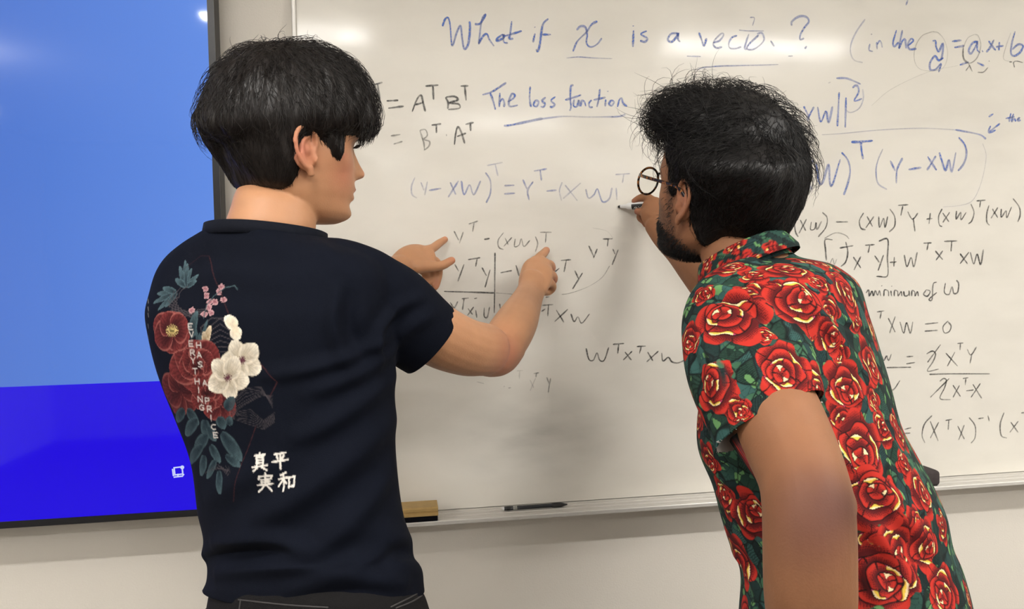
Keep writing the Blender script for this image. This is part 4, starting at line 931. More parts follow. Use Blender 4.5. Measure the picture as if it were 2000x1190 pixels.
# ---- rose print shirt
def worley(V, scale, seed):
    q = V * scale; ip = np.floor(q).astype(np.int64); f1 = np.full(len(V), 9.0); f2 = f1.copy(); idx = np.zeros(len(V), np.int64); cen = np.zeros_like(V)
    for a in (-1, 0, 1):
        for b in (-1, 0, 1):
            for c in (-1, 0, 1):
                cc_ = ip + np.array([a, b, c]); h = (cc_[:, 0] * 73856093) ^ (cc_[:, 1] * 19349663) ^ (cc_[:, 2] * 83492791) ^ (seed * 7919)
                h = (h ^ (h >> 13)) * 1274126177 & 0x7FFFFFFF; h2 = (h ^ (h >> 11)) * 668265263 & 0x7FFFFFFF; h3 = (h2 ^ (h2 >> 9)) * 374761393 & 0x7FFFFFFF
                p = cc_ + np.stack([(h & 1023), (h2 & 1023), (h3 & 1023)], 1) / 1023.0
                d = np.linalg.norm(q - p, axis=1); n = d < f1
                f2 = np.where(n, f1, np.minimum(f2, d)); idx = np.where(n, h, idx); cen[n] = p[n]; f1 = np.where(n, d, f1)
    return f1, f2, idx, cen / scale
def leaves(V):
    w = V + 0.004 * np.stack([vnoise(V, 45, s, 2) for s in (41, 42, 43)], 1)
    f1, f2, i1, c1 = worley(w * np.array([1, 1, 0.75]), 42, 3)
    g1, g2, i2, c2 = worley(w, 95, 5)
    pal = np.array([srgb(34, 58, 58), srgb(28, 46, 44), srgb(42, 72, 64), srgb(24, 38, 38), srgb(50, 84, 80), srgb(36, 60, 50)])
    C = pal[i1 % len(pal)]
    hd = ((i1 >> 5) % 628) / 100.0; dirv = np.stack([np.cos(hd), np.sin(hd) * 0.6, np.sin(hd)], 1)
    hatch = (np.sin(np.sum((w - c1) * dirv, 1) * 2600) > 0.35) & ((i1 >> 3) % 3 == 0)
    C = np.where(hatch[:, None], C * 0.45, C)
    lt = ((i2 % 9) == 0) & (g2 - g1 > 0.10); C = np.where(lt[:, None], np.array(srgb(96, 140, 88)), C)
    md = ((i2 % 9) == 1) & (g2 - g1 > 0.10); C = np.where(md[:, None], np.array(srgb(58, 96, 72)), C)
    ln = np.clip((0.075 - (f2 - f1)) / 0.05, 0, 1) * 0.9; ln = np.maximum(ln, np.clip((0.06 - (g2 - g1)) / 0.05, 0, 1) * 0.55)
    return C * (1 - ln[:, None]) + np.array(srgb(14, 16, 17)) * ln[:, None]
R_red, R_mid, R_dk, R_blk = map(np.array, (srgb(178, 45, 35), srgb(150, 34, 30), srgb(72, 17, 20), srgb(22, 10, 12)))
R_yel, R_pale, R_pink = map(np.array, (srgb(222, 188, 72), srgb(232, 208, 162), srgb(190, 70, 116)))
def rose(u, v, seed):
    """a drawn rose in the unit disc: colours and coverage"""
    g = np.random.default_rng(seed); r = np.hypot(u, v); th = np.arctan2(v, u)
    ph = g.random(12) * 6.28
    edge = lambda rad, n, p, a: rad * (1 - a * np.abs(np.sin(n * th / 2 + p)) ** 3 + 0.05 * np.sin(3 * th + p * 2))
    cov = np.clip((edge(1.0, 5, ph[0], 0.26) - r) / 0.035, 0, 1)
    C = np.tile(R_red, (len(u), 1)); stip = np.sin(u * 97 + 3 * v) * np.sin(v * 91 - 5 * u)
    lay_ = [(1.0, 5, ph[0], 0.26), (0.70, 4, ph[1], 0.16), (0.46, 3, ph[2], 0.12), (0.25, 3, ph[3], 0.10)]
    inner = np.zeros(len(u))
    for k, (rad, n, p, a) in enumerate(lay_):
        off = 0.0 if k == 0 else 0.10 * k; ou, ov = off * math.cos(ph[5]) , off * math.sin(ph[5])
        uu, vv = u - ou, v - ov; rr = np.hypot(uu, vv); tt = np.arctan2(vv, uu)
        E = rad * (1 - a * np.abs(np.sin(n * tt / 2 + p)) ** 3 + 0.05 * np.sin(3 * tt + p * 2)); ins = rr < E
        nxt = lay_[k + 1][0] if k < 3 else 0.0
        t = np.clip((rr - nxt * 0.92) / max(rad - nxt, 0.05), 0, 1)
        sh = np.clip(1.02 - 1.6 * t + 0.5 * (stip > 0.1) * (t < 0.62), 0, 1)[:, None] * 0.95
        col = R_red * (1 - sh) + R_dk * sh
        rd = np.abs(((tt + p + 3.14159 / n) * n / 6.28318) % 1.0 - 0.5)                     # petal divisions
        sp = np.clip((0.022 / max(rad, .3) - np.abs(rd - 0.5)) / 0.012, 0, 1) * (t > 0.05); col = col * (1 - 0.9 * sp[:, None]) + R_blk * 0.9 * sp[:, None]
        C = np.where(ins[:, None], col, C)
        ln = np.clip((0.030 - np.abs(rr - E)) / 0.024, 0, 1); C = C * (1 - ln[:, None]) + R_blk * ln[:, None]
        if k:                                     # turned-over pale rims
            for q in range(2):
                a0 = ph[6 + k] + q * (2.6 + 0.4 * k); w_ = 0.85 - 0.12 * k
                da = np.abs((tt - a0 + math.pi) % (2 * math.pi) - math.pi) / w_
                th_ = 0.125 * np.clip(1 - da ** 2, 0, 1) * (1 + 0.35 * np.sin(7 * tt + p)); bd = E - rr
                m_ = np.clip((th_ - bd) / 0.032, 0, 1) * (bd > 0.012) * (da < 1)
                cc_ = np.where((da > 0.72)[:, None], R_pink, np.where((bd < th_ * 0.45)[:, None], R_pale, R_yel)) if k < 3 else np.tile(R_pale, (len(u), 1))
                C = C * (1 - m_[:, None]) + cc_ * m_[:, None]
                l2 = np.clip((0.024 - np.abs(th_ - bd)) / 0.022, 0, 1) * (da < 1) * (bd > 0); C = C * (1 - l2[:, None]) + R_blk * l2[:, None]
    return C, cov
ROSES_PX = [(1431, 619, 66, 0), (1535, 718, 58, 1), (1394, 756, 52, 2), (1421, 522, 40, 3), (1535, 528, 50, 4), (1587, 512, 44, 5), (1555, 590, 56, 6), (1653, 575, 48, 7), (1602, 552, 30, 8), (1672, 626, 30, 9), (1622, 655, 38, 10), (1700, 709, 48, 11),
            (1656, 752, 52, 12), (1600, 752, 44, 13), (1348, 662, 36, 14), (1515, 478, 26, 15), (1681, 868, 62, 16), (1722, 840, 34, 17), (1755, 845, 40, 18), (1702, 977, 64, 19), (1801, 962, 44, 20), (1752, 1060, 50, 21), (1810, 1062, 50, 22), (1842, 1030, 34, 23),
            (1712, 1128, 68, 24), (1846, 1154, 52, 25), (1892, 1165, 30, 26), (1468, 1009, 50, 27), (1414, 977, 38, 28), (1384, 896, 34, 29), (1442, 1090, 54, 30), (1370, 575, 26, 31), (1470, 570, 34, 32), (1490, 655, 22, 33), (1640, 690, 24, 34), (1705, 780, 30, 35), (1365, 820, 32, 36), (1690, 920, 26, 37), (1770, 910, 30, 38), (1480, 900, 36, 39), (1440, 800, 30, 40), (1480, 538, 34, 41), (1508, 566, 34, 42), (1622, 604, 30, 43), (1588, 640, 30, 44), (1645, 815, 38, 45), (1668, 935, 38, 46), (1745, 965, 34, 47), (1792, 1020, 34, 48), (1705, 1060, 36, 49), (1775, 1125, 36, 50), (1640, 545, 32, 51)]
def rose_sites(tree, V, N, extra=60):
    out = []
    for (x, y, r, sd) in ROSES_PX:
        h = tree.ray_cast(Vector(CAM), Vector(unit(ray(x, y))))
        if h[0] is None: continue
        c = np.array(h[0]); n = np.array(h[1]); d = (c - CAM) @ C2W; out.append((c, n, 1.22 * r / FPX * d[2], sd))
    g = np.random.default_rng(5); idx = g.permutation(len(V))[:4000]
    for i in idx:
        if len(out) > len(ROSES_PX) + extra: break
        r = 0.034 + 0.016 * g.random()
        if all(np.linalg.norm(V[i] - o[0]) > (r + o[2]) * 0.95 for o in out): out.append((V[i], N[i], r, 100 + len(out)))
    return out
def print_cloth(V, N, sites):
    C = leaves(V); wob = np.stack([vnoise(V, 55, s, 2) for s in (51, 52, 53)], 1) * 0.0035
    for c, n, r, sd in sorted(sites, key=lambda s: s[2]):
        k = np.where((np.linalg.norm(V - c, axis=1) < r * 1.35))[0]
        if len(k) == 0: continue
        g = np.random.default_rng(sd + 900); t1 = np.cross(n, [0.1, 0.2, 1.0]); t1 = unit(t1); t2 = np.cross(n, t1); a = g.random() * 6.28
        t1, t2 = t1 * math.cos(a) + t2 * math.sin(a), t2 * math.cos(a) - t1 * math.sin(a)
        d = V[k] + wob[k] - c; u, v = d @ t1, d @ t2; rr = np.hypot(u, v); L = np.linalg.norm(d, axis=1); s = L / np.maximum(rr, 1e-9)
        col, cov = rose(u * s / r, v * s / r * (1.0 + 0.12 * g.random()), sd)
        cov = cov * (np.abs(d @ n) < 0.5 * r) * np.clip(((N[k] @ n) - 0.5) * 8, 0, 1)
        C[k] = C[k] * (1 - cov[:, None]) + col * cov[:, None]
    return C
shirtR = body_loft([(1490, 478, 1540, 478, -0.60)] + TR, [0.9] + ratR, PH_R, 2.35, n=80, nseg=80)
slv = limb_px([(1470, 572, -0.665, 165), (1454, 622, -0.715, 228), (1458, 690, -0.765, 245), (1476, 755, -0.80, 246), (1496, 820, -0.825, 224), (1512, 880, -0.845, 216)], flat=[0.8, 0.8, 0.78, 0.78, 0.8, 0.82], up=(0.4, 1, 0), dens=8, nseg=48)
shR = limb_px([(1500, 520, -0.62, 70), (1455, 545, -0.66, 90), (1425, 580, -0.705, 110)], dens=6)
slv2 = limb_px([(1608, 588, -0.50, 120), (1600, 640, -0.42, 150), (1520, 650, -0.37, 150), (1475, 640, -0.35, 140)], flat=0.9, up=(0, 1, 0), dens=6, nseg=32)
V, F = remesh([shirtR, slv, shR, slv2], 0.0021, 9)
e_l, e_n, e_r = P(1384, 866, -0.845), P(1508, 764, -0.905), P(1602, 797, -0.80)
nc2 = np.cross(e_n - e_l, e_r - e_l); axs = P(1580, 980, -0.915) - P(1470, 660, -0.72); nc2 = nc2 * np.sign(nc2 @ axs)
V, F = cut(V, F, e_l, nc2, P(1520, 868, -0.845), 0.13, axis=(P(1458, 690, -0.765), P(1512, 880, -0.845), 0.095))
V, F = cut(V, F, P(1488, 642, -0.355), P(1475, 640, -0.35) - P(1560, 650, -0.40), P(1470, 640, -0.345), 0.09)
ctop = [P(1365, 553, -0.60), P(1445, 509, -0.665), P(1552, 487, -0.59)]
ncR = np.cross(ctop[1] - ctop[0], ctop[2] - ctop[0]); ncR = ncR * np.sign(ncR[2])
V, F = cut(V, F, ctop[0], ncR, P(1450, 490, -0.60), 0.105)
V, F = cut(V, F, P(1650, 1300, -0.68), (0.0, 0, -1), P(1670, 1330, -0.68), 0.4)
treeR = bvh(V, F)
R3 = lambda pts, n=14: cast_line(treeR, pts, n)
FR = [(R3([(1336, 600), (1372, 580), (1438, 590), (1495, 624), (1540, 668), (1584, 735)]), -0.0045, 0.007), (R3([(1350, 590), (1400, 566), (1470, 580), (1530, 630)]), 0.004, 0.010), (R3([(1590, 760), (1620, 860), (1660, 920)]), 0.005, 0.010),
      (R3([(1560, 560), (1620, 640), (1690, 730)]), 0.004, 0.011), (R3([(1640, 700), (1700, 800), (1760, 900)]), 0.005, 0.012), (R3([(1600, 640), (1680, 760), (1730, 860), (1790, 980)]), -0.004, 0.010), (R3([(1690, 900), (1750, 990), (1830, 1080)]), 0.006, 0.014),
      (R3([(1680, 1000), (1740, 1080), (1800, 1180)]), 0.006, 0.013), (R3([(1690, 1100), (1720, 1180)]), 0.005, 0.012), (R3([(1370, 680), (1400, 730), (1410, 800)]), 0.004, 0.010), (R3([(1450, 690), (1480, 740), (1490, 770)]), 0.003, 0.010),
      (R3([(1380, 900), (1420, 940), (1470, 960)]), 0.004, 0.010), (R3([(1400, 960), (1440, 1010), (1480, 1040)]), 0.004, 0.010), (R3([(1430, 1080), (1460, 1110), (1480, 1160)]), 0.005, 0.010), (R3([(1345, 640), (1360, 720), (1380, 800)]), -0.003, 0.009), (R3([(1610, 600), (1660, 640), (1700, 650)]), -0.0025, 0.006)]
V = fold(V, F, [(a, b * 1.3, c) for a, b, c in FR if len(a) > 2])
N = normals(V, F); V = V + N * (0.0018 * vnoise(V, 13, 61, 2))[:, None]
treeR = bvh(V, F); N = normals(V, F); sites = rose_sites(treeR, V, N)
V, F = subdiv(V, F); N = normals(V, F)
C = print_cloth(V, N, sites)
m_rose = mat_attr('rose_print_cotton', 0.85, 0.2, bump=0.15, bscale=900)
m_in = mat('white_cloth_reverse', srgb(205, 200, 195), 0.9, 0.1)
shR_o = mkobj('shirt', V, F, m_rose, persR, C); shR_o.data.materials.append(m_in)
solid(shR_o, 0.0022); shR_o.modifiers[0].material_offset = 1
# folded collar standing around the back of the neck
cen = (ctop[0] + ctop[2]) / 2; nC = unit(ncR); cen = cen - nC * 0.006
uA = unit(np.cross(nC, [0, 1.0, 0])); uB = np.cross(nC, uA)
rings = []
for (h, r, k) in [(0.0, 0.079, 1.0), (0.006, 0.080, 1.0), (0.020, 0.074, 1.0), (0.030, 0.069, 1.0), (0.033, 0.066, 1.0), (0.030, 0.063, 1.0), (0.015, 0.063, 1.0), (-0.004, 0.066, 1.0)]:
    rings.append((h, r))
nr = 160; tt_ = np.linspace(0, 2 * np.pi, nr, endpoint=False); VV = []; hs = np.interp(np.linspace(0, len(rings) - 1, 48), range(len(rings)), [a for a, _ in rings]); rs = np.interp(np.linspace(0, len(rings) - 1, 48), range(len(rings)), [b for _, b in rings])
for h, r in zip(hs, rs): VV.append(cen + nC * h + np.cos(tt_)[:, None] * uA * r * 0.93 + np.sin(tt_)[:, None] * uB * r)
VV = np.vstack(VV); FF = np.array([(i * nr + j, i * nr + (j + 1) % nr, (i + 1) * nr + (j + 1) % nr, (i + 1) * nr + j) for i in range(47) for j in range(nr)])
NN = normals(VV, FF)
csites = [(VV[i * 160 * 6 % len(VV)], NN[i * 160 * 6 % len(VV)], 0.02, 300 + i) for i in range(2)]
gcol = np.random.default_rng(9)
for i in gcol.permutation(len(VV))[:400]:
    if all(np.linalg.norm(VV[i] - o[0]) > 0.034 for o in csites): csites.append((VV[i], NN[i], 0.019, 310 + len(csites)))
if np.sum(NN * (VV - cen)) < 0: FF = FF[:, ::-1].copy(); NN = -NN
co_ = mkobj('collar', VV, FF, m_rose, shR_o, print_cloth(VV, NN, csites))
# trousers and shoes (below the frame)
tr_rows = [(1452, 1240, 1896, 1240, -0.68), (1438, 1330, 1912, 1330, -0.685), (1443, 1420, 1907, 1420, -0.69)]
V, F = remesh([body_loft(tr_rows, 0.70, PH_R, 2.3, n=16)] + legs(hipR, rtR, fwR, r0=0.086, grow=0.012), 0.006, 4)
V, F = cut(V, F, (0, 0, 0.07), (0, 0, -1), np.array([hipR[0], hipR[1], 0.03]), 0.5)
solid(mkobj('trousers', V, F, mat('dark_trousers', srgb(40, 42, 50), 0.9, 0.15, noise=0.15, nscale=200, bump=0.3), persR), 0.002)
for s_ in (-1, 1):
    shoe(hipR + rtR * (0.115 * s_) - fwR * 0.01, fwR, rtR, m_sh, m_sole, persR)
# ---- hair, beard, glasses of the person on the right
fR = HR[:, 1]; PHI_R = -40
ur = [(1370, 181, 1450, 175), (1316, 192, 1500, 192), (1286, 208, 1527, 214), (1274, 236, 1555, 242), (1296, 268, 1569, 275), (1318, 300, 1575, 312), (1340, 338, 1578, 347), (1352, 368, 1570, 380), (1360, 392, 1550, 402), (1400, 410, 1520, 415)]
V1 = body_loft([(*r, HRo[1] - 0.01) for r in ur], [0.9, 0.86, 0.83, 0.8, 0.78, 0.76, 0.74, 0.72, 0.7, 0.66], PHI_R, 2.2, n=60, nseg=64)
ncr = hr(0, -0.058, -0.05)
lr = [(1400, 262, 1530, 265), (1362, 292, 1562, 298), (1330, 320, 1579, 330), (1345, 360, 1577, 358), (1366, 396, 1567, 392), (1381, 428, 1553, 424), (1400, 453, 1537, 452), (1424, 474, 1524, 474), (1444, 488, 1510, 488), (1460, 496, 1495, 496)]
V2_ = body_loft([(*r, ncr[1]) for r in lr], [0.62, 0.64, 0.66, 0.66, 0.68, 0.72, 0.76, 0.78, 0.8, 0.8], 52, 2.3, n=44, nseg=56)
SC = placed(scalp(HRs, 0.0065, back_y=-0.022, low=-0.088, temple=0.012, burn=-0.016, by=0.013, bw=0.012, fore=0.040), HR, HRo)
V, F = remesh([V1, V2_, SC], 0.0025, 3); V = soften(V, F, HRo, HR)
crownR = hr(0.0, -0.060, 0.15)
def flowR(p):
    d = p - crownR; d /= np.linalg.norm(d, axis=1)[:, None]; loc = (p - HRo) @ HR; up_ = np.clip(loc[:, 2:3] * 14, 0, 1)
    sw = np.cross(d, HR[:, 2])
    return d + np.array([0, 0, -0.5]) * (1 - 0.8 * up_) + fR * 0.35 * up_ + sw * 0.5
N = normals(V, F); loc = (V - HRo) @ HR
st = vnoise(loc * np.array([1, 0.5, 0.5]), 60, 71, 3); V = V + N * (0.0045 * st * np.clip((loc[:, 2] + 0.06) / 0.06, 0.15, 1))[:, None]
roots, _, _ = sample_surface(V, F, 9500, 0.4 + 1.0 * (loc[:, 2] > -0.01))
Pz = comb(V, F, roots, flowR, 0.050, 6, lambda t: -0.002 + 0.005 * t ** 1.5, 0.30, 0.45, 11)
lr_ = (roots - HRo) @ HR
top = roots[(lr_[:, 2] > 0.05) & (lr_[:, 1] > -0.09)]; P2 = comb(V, F, top[:1100], flowR, 0.062, 9, lambda t: -0.002 + 0.017 * math.sin(min(t, 1) * 2.2), 0.7, 0.9, 12)
frt = roots[(lr_[:, 2] > 0.062) & (lr_[:, 1] > 0.02)]
g = np.random.default_rng(21)
P3 = wild(V, F, frt, 900, 0.072, fR * 1.0 + np.array([0, 0, 0.12]), 2.8, 22)
P4 = wild(V, F, top, 420, 0.046, HR[:, 2] * 0.3, 3.4, 23)
ss = [strands(Pz, 0.00055, 0.00012), strands(P2, 0.00032, 0.00008), strands(P3, 0.00034, 0.00007), strands(P4, 0.00028, 0.00006)]
VV = V; FF = F
for a, b in ss: FF = np.vstack([FF, b + len(VV)]); VV = np.vstack([VV, a])
m_hairR, nt, b = nodes_of('black_hair')
b.inputs['Base Color'].default_value = (*srgb(22, 20, 20), 1); b.inputs['Roughness'].default_value = 0.45; b.inputs['Specular IOR Level'].default_value = 0.3
mkobj('hair', VV, FF, m_hairR, persR)
# short beard along the jaw
def beard_pts(n):
    Vh, Fh = head_mesh(1.0, 1.02); x, y, z = Vh.T; Fq = np.array([f for f in Fh if len(f) == 4])
    s2 = lambda a, w=0.004: 1 / (1 + np.exp(-np.clip(a / w, -30, 30)))
    w = s2(-0.066 - z - 0.30 * np.clip(0.05 - y, 0, 1)) * s2(y - 0.0 + 0.45 * np.clip(-z - 0.05, 0, 1)) * (1 - np.exp(-(x / 0.02) ** 2 - ((z + 0.07) / 0.011) ** 2))
    w = np.maximum(w, 0.35 * s2(0.009 - np.abs(y - 0.018), 0.003) * s2(0.01 - z) * s2(z + 0.07)) * (x < 0.03)
    Nh = normals(Vh, Fq); Nh *= np.sign(np.sum(Nh * (Vh - np.array([0, 0, 0])), 1))[:, None]
    r, ti, bw = sample_surface(Vh, Fq, n, w ** 1.5); nn = np.einsum('ij,ijk->ik', bw, Nh[ti])
    return r, nn / np.linalg.norm(nn, axis=1)[:, None]
r, nn = beard_pts(4200); g = np.random.default_rng(31)
d0 = nn * 0.6 + np.array([0, 0.15, -0.9]) + g.normal(size=nn.shape) * 0.3; d0 /= np.linalg.norm(d0, axis=1)[:, None]
L = (0.0035 + 0.0045 * g.random(len(r)))[:, None]
pts = np.stack([r - nn * 0.001, r + d0 * L * 0.35 + nn * 0.0012, r + d0 * L * 0.7 + nn * 0.001, r + d0 * L], 1)
pts = pts * HRs @ HR.T + HRo
sv, sf = strands(pts, 0.0003, 0.00006); mkobj('beard', sv, sf, m_hairR, persR)
# glasses
m_tort, nt, b = nodes_of('tortoiseshell'); tc = nt.nodes.new('ShaderNodeTexCoord'); nz = nt.nodes.new('ShaderNodeTexNoise'); nz.inputs['Scale'].default_value = 140
cr = nt.nodes.new('ShaderNodeValToRGB'); cr.color_ramp.elements[0].color = (*srgb(24, 16, 12), 1); cr.color_ramp.elements[0].position = 0.48; cr.color_ramp.elements[1].color = (*srgb(150, 92, 40), 1); cr.color_ramp.elements[1].position = 0.66
nt.links.new(tc.outputs['Object'], nz.inputs[0]); nt.links.new(nz.outputs[0], cr.inputs[0]); nt.links.new(cr.outputs[0], b.inputs['Base Color']); b.inputs['Roughness'].default_value = 0.2
m_gl, nt, b = nodes_of('spectacle_glass'); b.inputs['Transmission Weight'].default_value = 1.0; b.inputs['Roughness'].default_value = 0.0; b.inputs['IOR'].default_value = 1.05; b.inputs['Base Color'].default_value = (0.98, 0.98, 0.97, 1)
gl = mkobj('glasses', *limb([hr(-0.010, 0.116, 0.004), hr(-0.004, 0.121, 0.009), hr(0.004, 0.121, 0.009), hr(0.010, 0.116, 0.004)], [0.002] * 4, nseg=10), m_tort, persR)
for s_ in (-1, 1):
    ring = []
    for t in np.linspace(0, 2 * np.pi, 28, endpoint=False):
        ring.append(hr(s_ * (0.0345 + 0.0255 * math.cos(t)), 0.115 - 0.006 * (0.5 + 0.5 * math.cos(t)) , -0.003 + 0.0215 * math.sin(t) * (1.0 if math.sin(t) > 0 else 1.1)))
    ring = np.array(ring); q = limb(np.vstack([ring, ring[:2]]), [0.0018] * 30, nseg=10, dens=2, round_ends=False); mkobj('rim', *q, m_tort, gl)
    c = ring.mean(0); nf = HR[:, 1] * 0.0006; n = len(ring)
    LV = np.vstack([ring + nf, ring - nf]); LF = [tuple(range(n)), tuple(range(n, 2 * n))[::-1]] + [(i, n + i, n + (i + 1) % n, (i + 1) % n) for i in range(n)]
    mkobj('lens', LV, LF, m_gl, gl, smooth=False)
    q = limb([hr(s_ * 0.058, 0.110, 0.006), hr(s_ * 0.068, 0.098, 0.006), hr(s_ * 0.0745, 0.075, 0.005), hr(s_ * 0.0785, 0.03, 0.003), hr(s_ * 0.080, -0.002, 0.0), hr(s_ * 0.079, -0.022, -0.014)], [0.0013] * 6, flat=[0.0026] * 6, up=HR[:, 2], nseg=10); mkobj('temple', *q, m_tort, gl)
# ------------------------------------------------------------------ marker in the writing hand
m_white = mat('white_plastic', srgb(222, 222, 222), 0.35, 0.5); m_blk = mat('black_plastic_cap', srgb(20, 20, 22), 0.4, 0.5); m_felt = mat('felt_tip', srgb(16, 16, 18), 0.9)
def rod(p0, ax, stations, m, name, parent, nseg=24):
    ax = unit(ax); e1 = unit(np.cross(ax, [0.1, 0.3, 1.0])); e2 = np.cross(ax, e1)
    C_, A_, B_ = zip(*[(p0 + ax * t, e1 * r, e2 * r) for t, r in stations])
    V, F = loft(C_, A_, B_, nseg); return mkobj(name, V, F, m, parent)
tip = P(1207.5, 404, BY - 0.0008); tail = P(1300, 398.5, -0.085)
am = unit(tail - tip)
mk = empty('marker', tip); tag(mk, 'white dry erase marker with a black label held against the board', 'marker')
rod(tip, am, [(0.0, 0.0012), (0.0008, 0.0026), (0.0055, 0.0031), (0.006, 0.0031)], m_felt, 'nib', mk)
rod(tip, am, [(0.0055, 0.0036), (0.0065, 0.0040), (0.019, 0.0046), (0.021, 0.0062), (0.025, 0.0076), (0.030, 0.0082), (0.112, 0.0082), (0.118, 0.0078)], m_white, 'barrel', mk)
rod(tip, am, [(0.116, 0.0084), (0.1165, 0.0088), (0.128, 0.0088), (0.130, 0.0080)], m_blk, 'end_plug', mk)
# the dark label panel with its raised lettering on the side that faces the room
e1 = unit(np.cross(am, [0, 0, 1.0])); e1 = e1 * np.sign(-e1[1]); e2 = np.cross(am, e1); e2 = e2 * np.sign(e2[2])
LV, LF = [], []
ts = np.linspace(0.034, 0.098, 14); an = np.linspace(-1.25, 0.35, 12)
for t in ts:
    for a in an: LV.append(tip + am * t + (e1 * math.cos(a) + e2 * math.sin(a)) * 0.00845)
for i in range(13):
    for j in range(11): LF.append((i * 12 + j, (i + 1) * 12 + j, (i + 1) * 12 + j + 1, i * 12 + j + 1))
lb = mkobj('label', LV, LF, m_blk, mk)
mb = MB()
for s0, pl in [(0.040, [(-0.001, -.9), (0.001, -.55), (0.005, -.45), (0.007, -.75), (0.002, -.85), (0.007, -1.0)]), (0.050, [(0, -1.05), (0.007, -.4)]), (0.050, [(0, -.4), (0.007, -1.05)]), (0.060, [(0, -1.15), (0.001, -.5), (0.006, -.45), (0.006, -.8), (0.001, -.85)]), (0.070, [(0.003, -.45), (0, -.7), (0.003, -1.0), (0.007, -.7), (0.003, -.45)])]:
    q = [tip + am * (s0 + t) + (e1 * math.cos(a) + e2 * math.sin(a)) * 0.0087 for t, a in pl]; mb.add(*limb(q, [0.0007] * len(q), nseg=6, dens=4))
mb.build('label_lettering', mat('label_white', srgb(200, 200, 196), 0.5), lb, smooth=True)

# ------------------------------------------------------------------ things on the tray
zt = ztop + 0.0006
def tray_x(px_, py_, yy=-0.05): return P(px_, py_, yy)[0]
# wooden eraser, left
xr = tray_x(854, 1005, -0.06); er = empty('board_eraser', (xr - 0.065, -0.05, zt)); tag(er, 'wooden board eraser with a dark felt pad lying on the marker tray', 'eraser')
m_wood = mat('light_wood', srgb(176, 146, 92), 0.55, 0.35, noise=0.18, nscale=60)
MB().box((xr - 0.128, -0.084, zt), (xr, -0.030, zt + 0.012), 0.002).build('felt_pad', mat('black_felt', srgb(14, 14, 20), 0.95, 0.1, bump=0.5, bscale=600), er)
wv = MB(); yy0, yy1, z0_ = -0.086, -0.028, zt + 0.012
wv.prism_x([(yy0, z0_), (yy1, z0_), (yy1, z0_ + .013), (yy1 - .006, z0_ + .017), (yy0 + .006, z0_ + .017), (yy0 + 0.001, z0_ + .0145), (yy0 + 0.001, z0_ + .0095), (yy0 + .003, z0_ + .0085), (yy0 + .003, z0_ + .0065), (yy0, z0_ + .0055)][::-1], xr - 0.130, xr + 0.001)
wv.build('wooden_back', m_wood, er)
# black pen lying in the tray
pa, pb_ = P(980, 990.5, -0.045), P(1108, 983.0, -0.045); pa[2] = pb_[2] = zt + 0.0042; ap = pb_ - pa; Lp = np.linalg.norm(ap)
pn = empty('pen', (pa + pb_) / 2); tag(pn, 'slim black pen lying on the tray between the two people', 'pen')
rod(pa, ap, [(0.004, 0.0040), (0.006, 0.0042), (Lp * .76, 0.0042), (Lp * .77, 0.0036)], mat('smoke_plastic', srgb(46, 48, 52), 0.25, 0.5), 'barrel', pn)
rod(pa, ap, [(0.0, 0.0030), (0.002, 0.0041), (0.006, 0.0041)], m_white, 'end_cap', pn)
rod(pa, ap, [(0.007, 0.0044), (0.018, 0.0044)], m_blk, 'ferrule', pn); rod(pa, ap, [(0.024, 0.00435), (0.033, 0.00435)], mat('pen_print', srgb(150, 150, 144), 0.5), 'printed_band', pn)
rod(pa, ap, [(Lp * .76, 0.0046), (Lp * .80, 0.0052), (Lp * .90, 0.0050), (Lp * .95, 0.0030), (Lp, 0.0012)], m_blk, 'cap', pn)
# charcoal eraser, right
xe = P(1832, 930, -0.075)[0]; e2_ = empty('board_eraser', (xe - 0.06, -0.05, zt)); tag(e2_, 'charcoal block eraser on the tray behind the rose print shirt', 'eraser')
V, F = loft([(xe - .130, -0.052, zt + .018), (xe - .066, -0.052, zt + .020), (xe - .003, -0.052, zt + .018), (xe, -0.052, zt + .018)], [(0, 0.030, 0)] * 3 + [(0, 0.028, 0)], [(0, 0.0, 0.0175)] * 3 + [(0, 0, .016)], 28, 6.0)
mkobj('eraser_body', V, F, mat('charcoal_foam', srgb(66, 60, 60), 0.9, 0.15, noise=0.2, nscale=90, bump=0.4), e2_)
MB().box((xe - 0.128, -0.079, zt), (xe - 0.003, -0.025, zt + 0.007), 0.002).build('felt_pad', mat('grey_felt', srgb(38, 36, 36), 0.95, 0.1, bump=0.5, bscale=600), e2_)
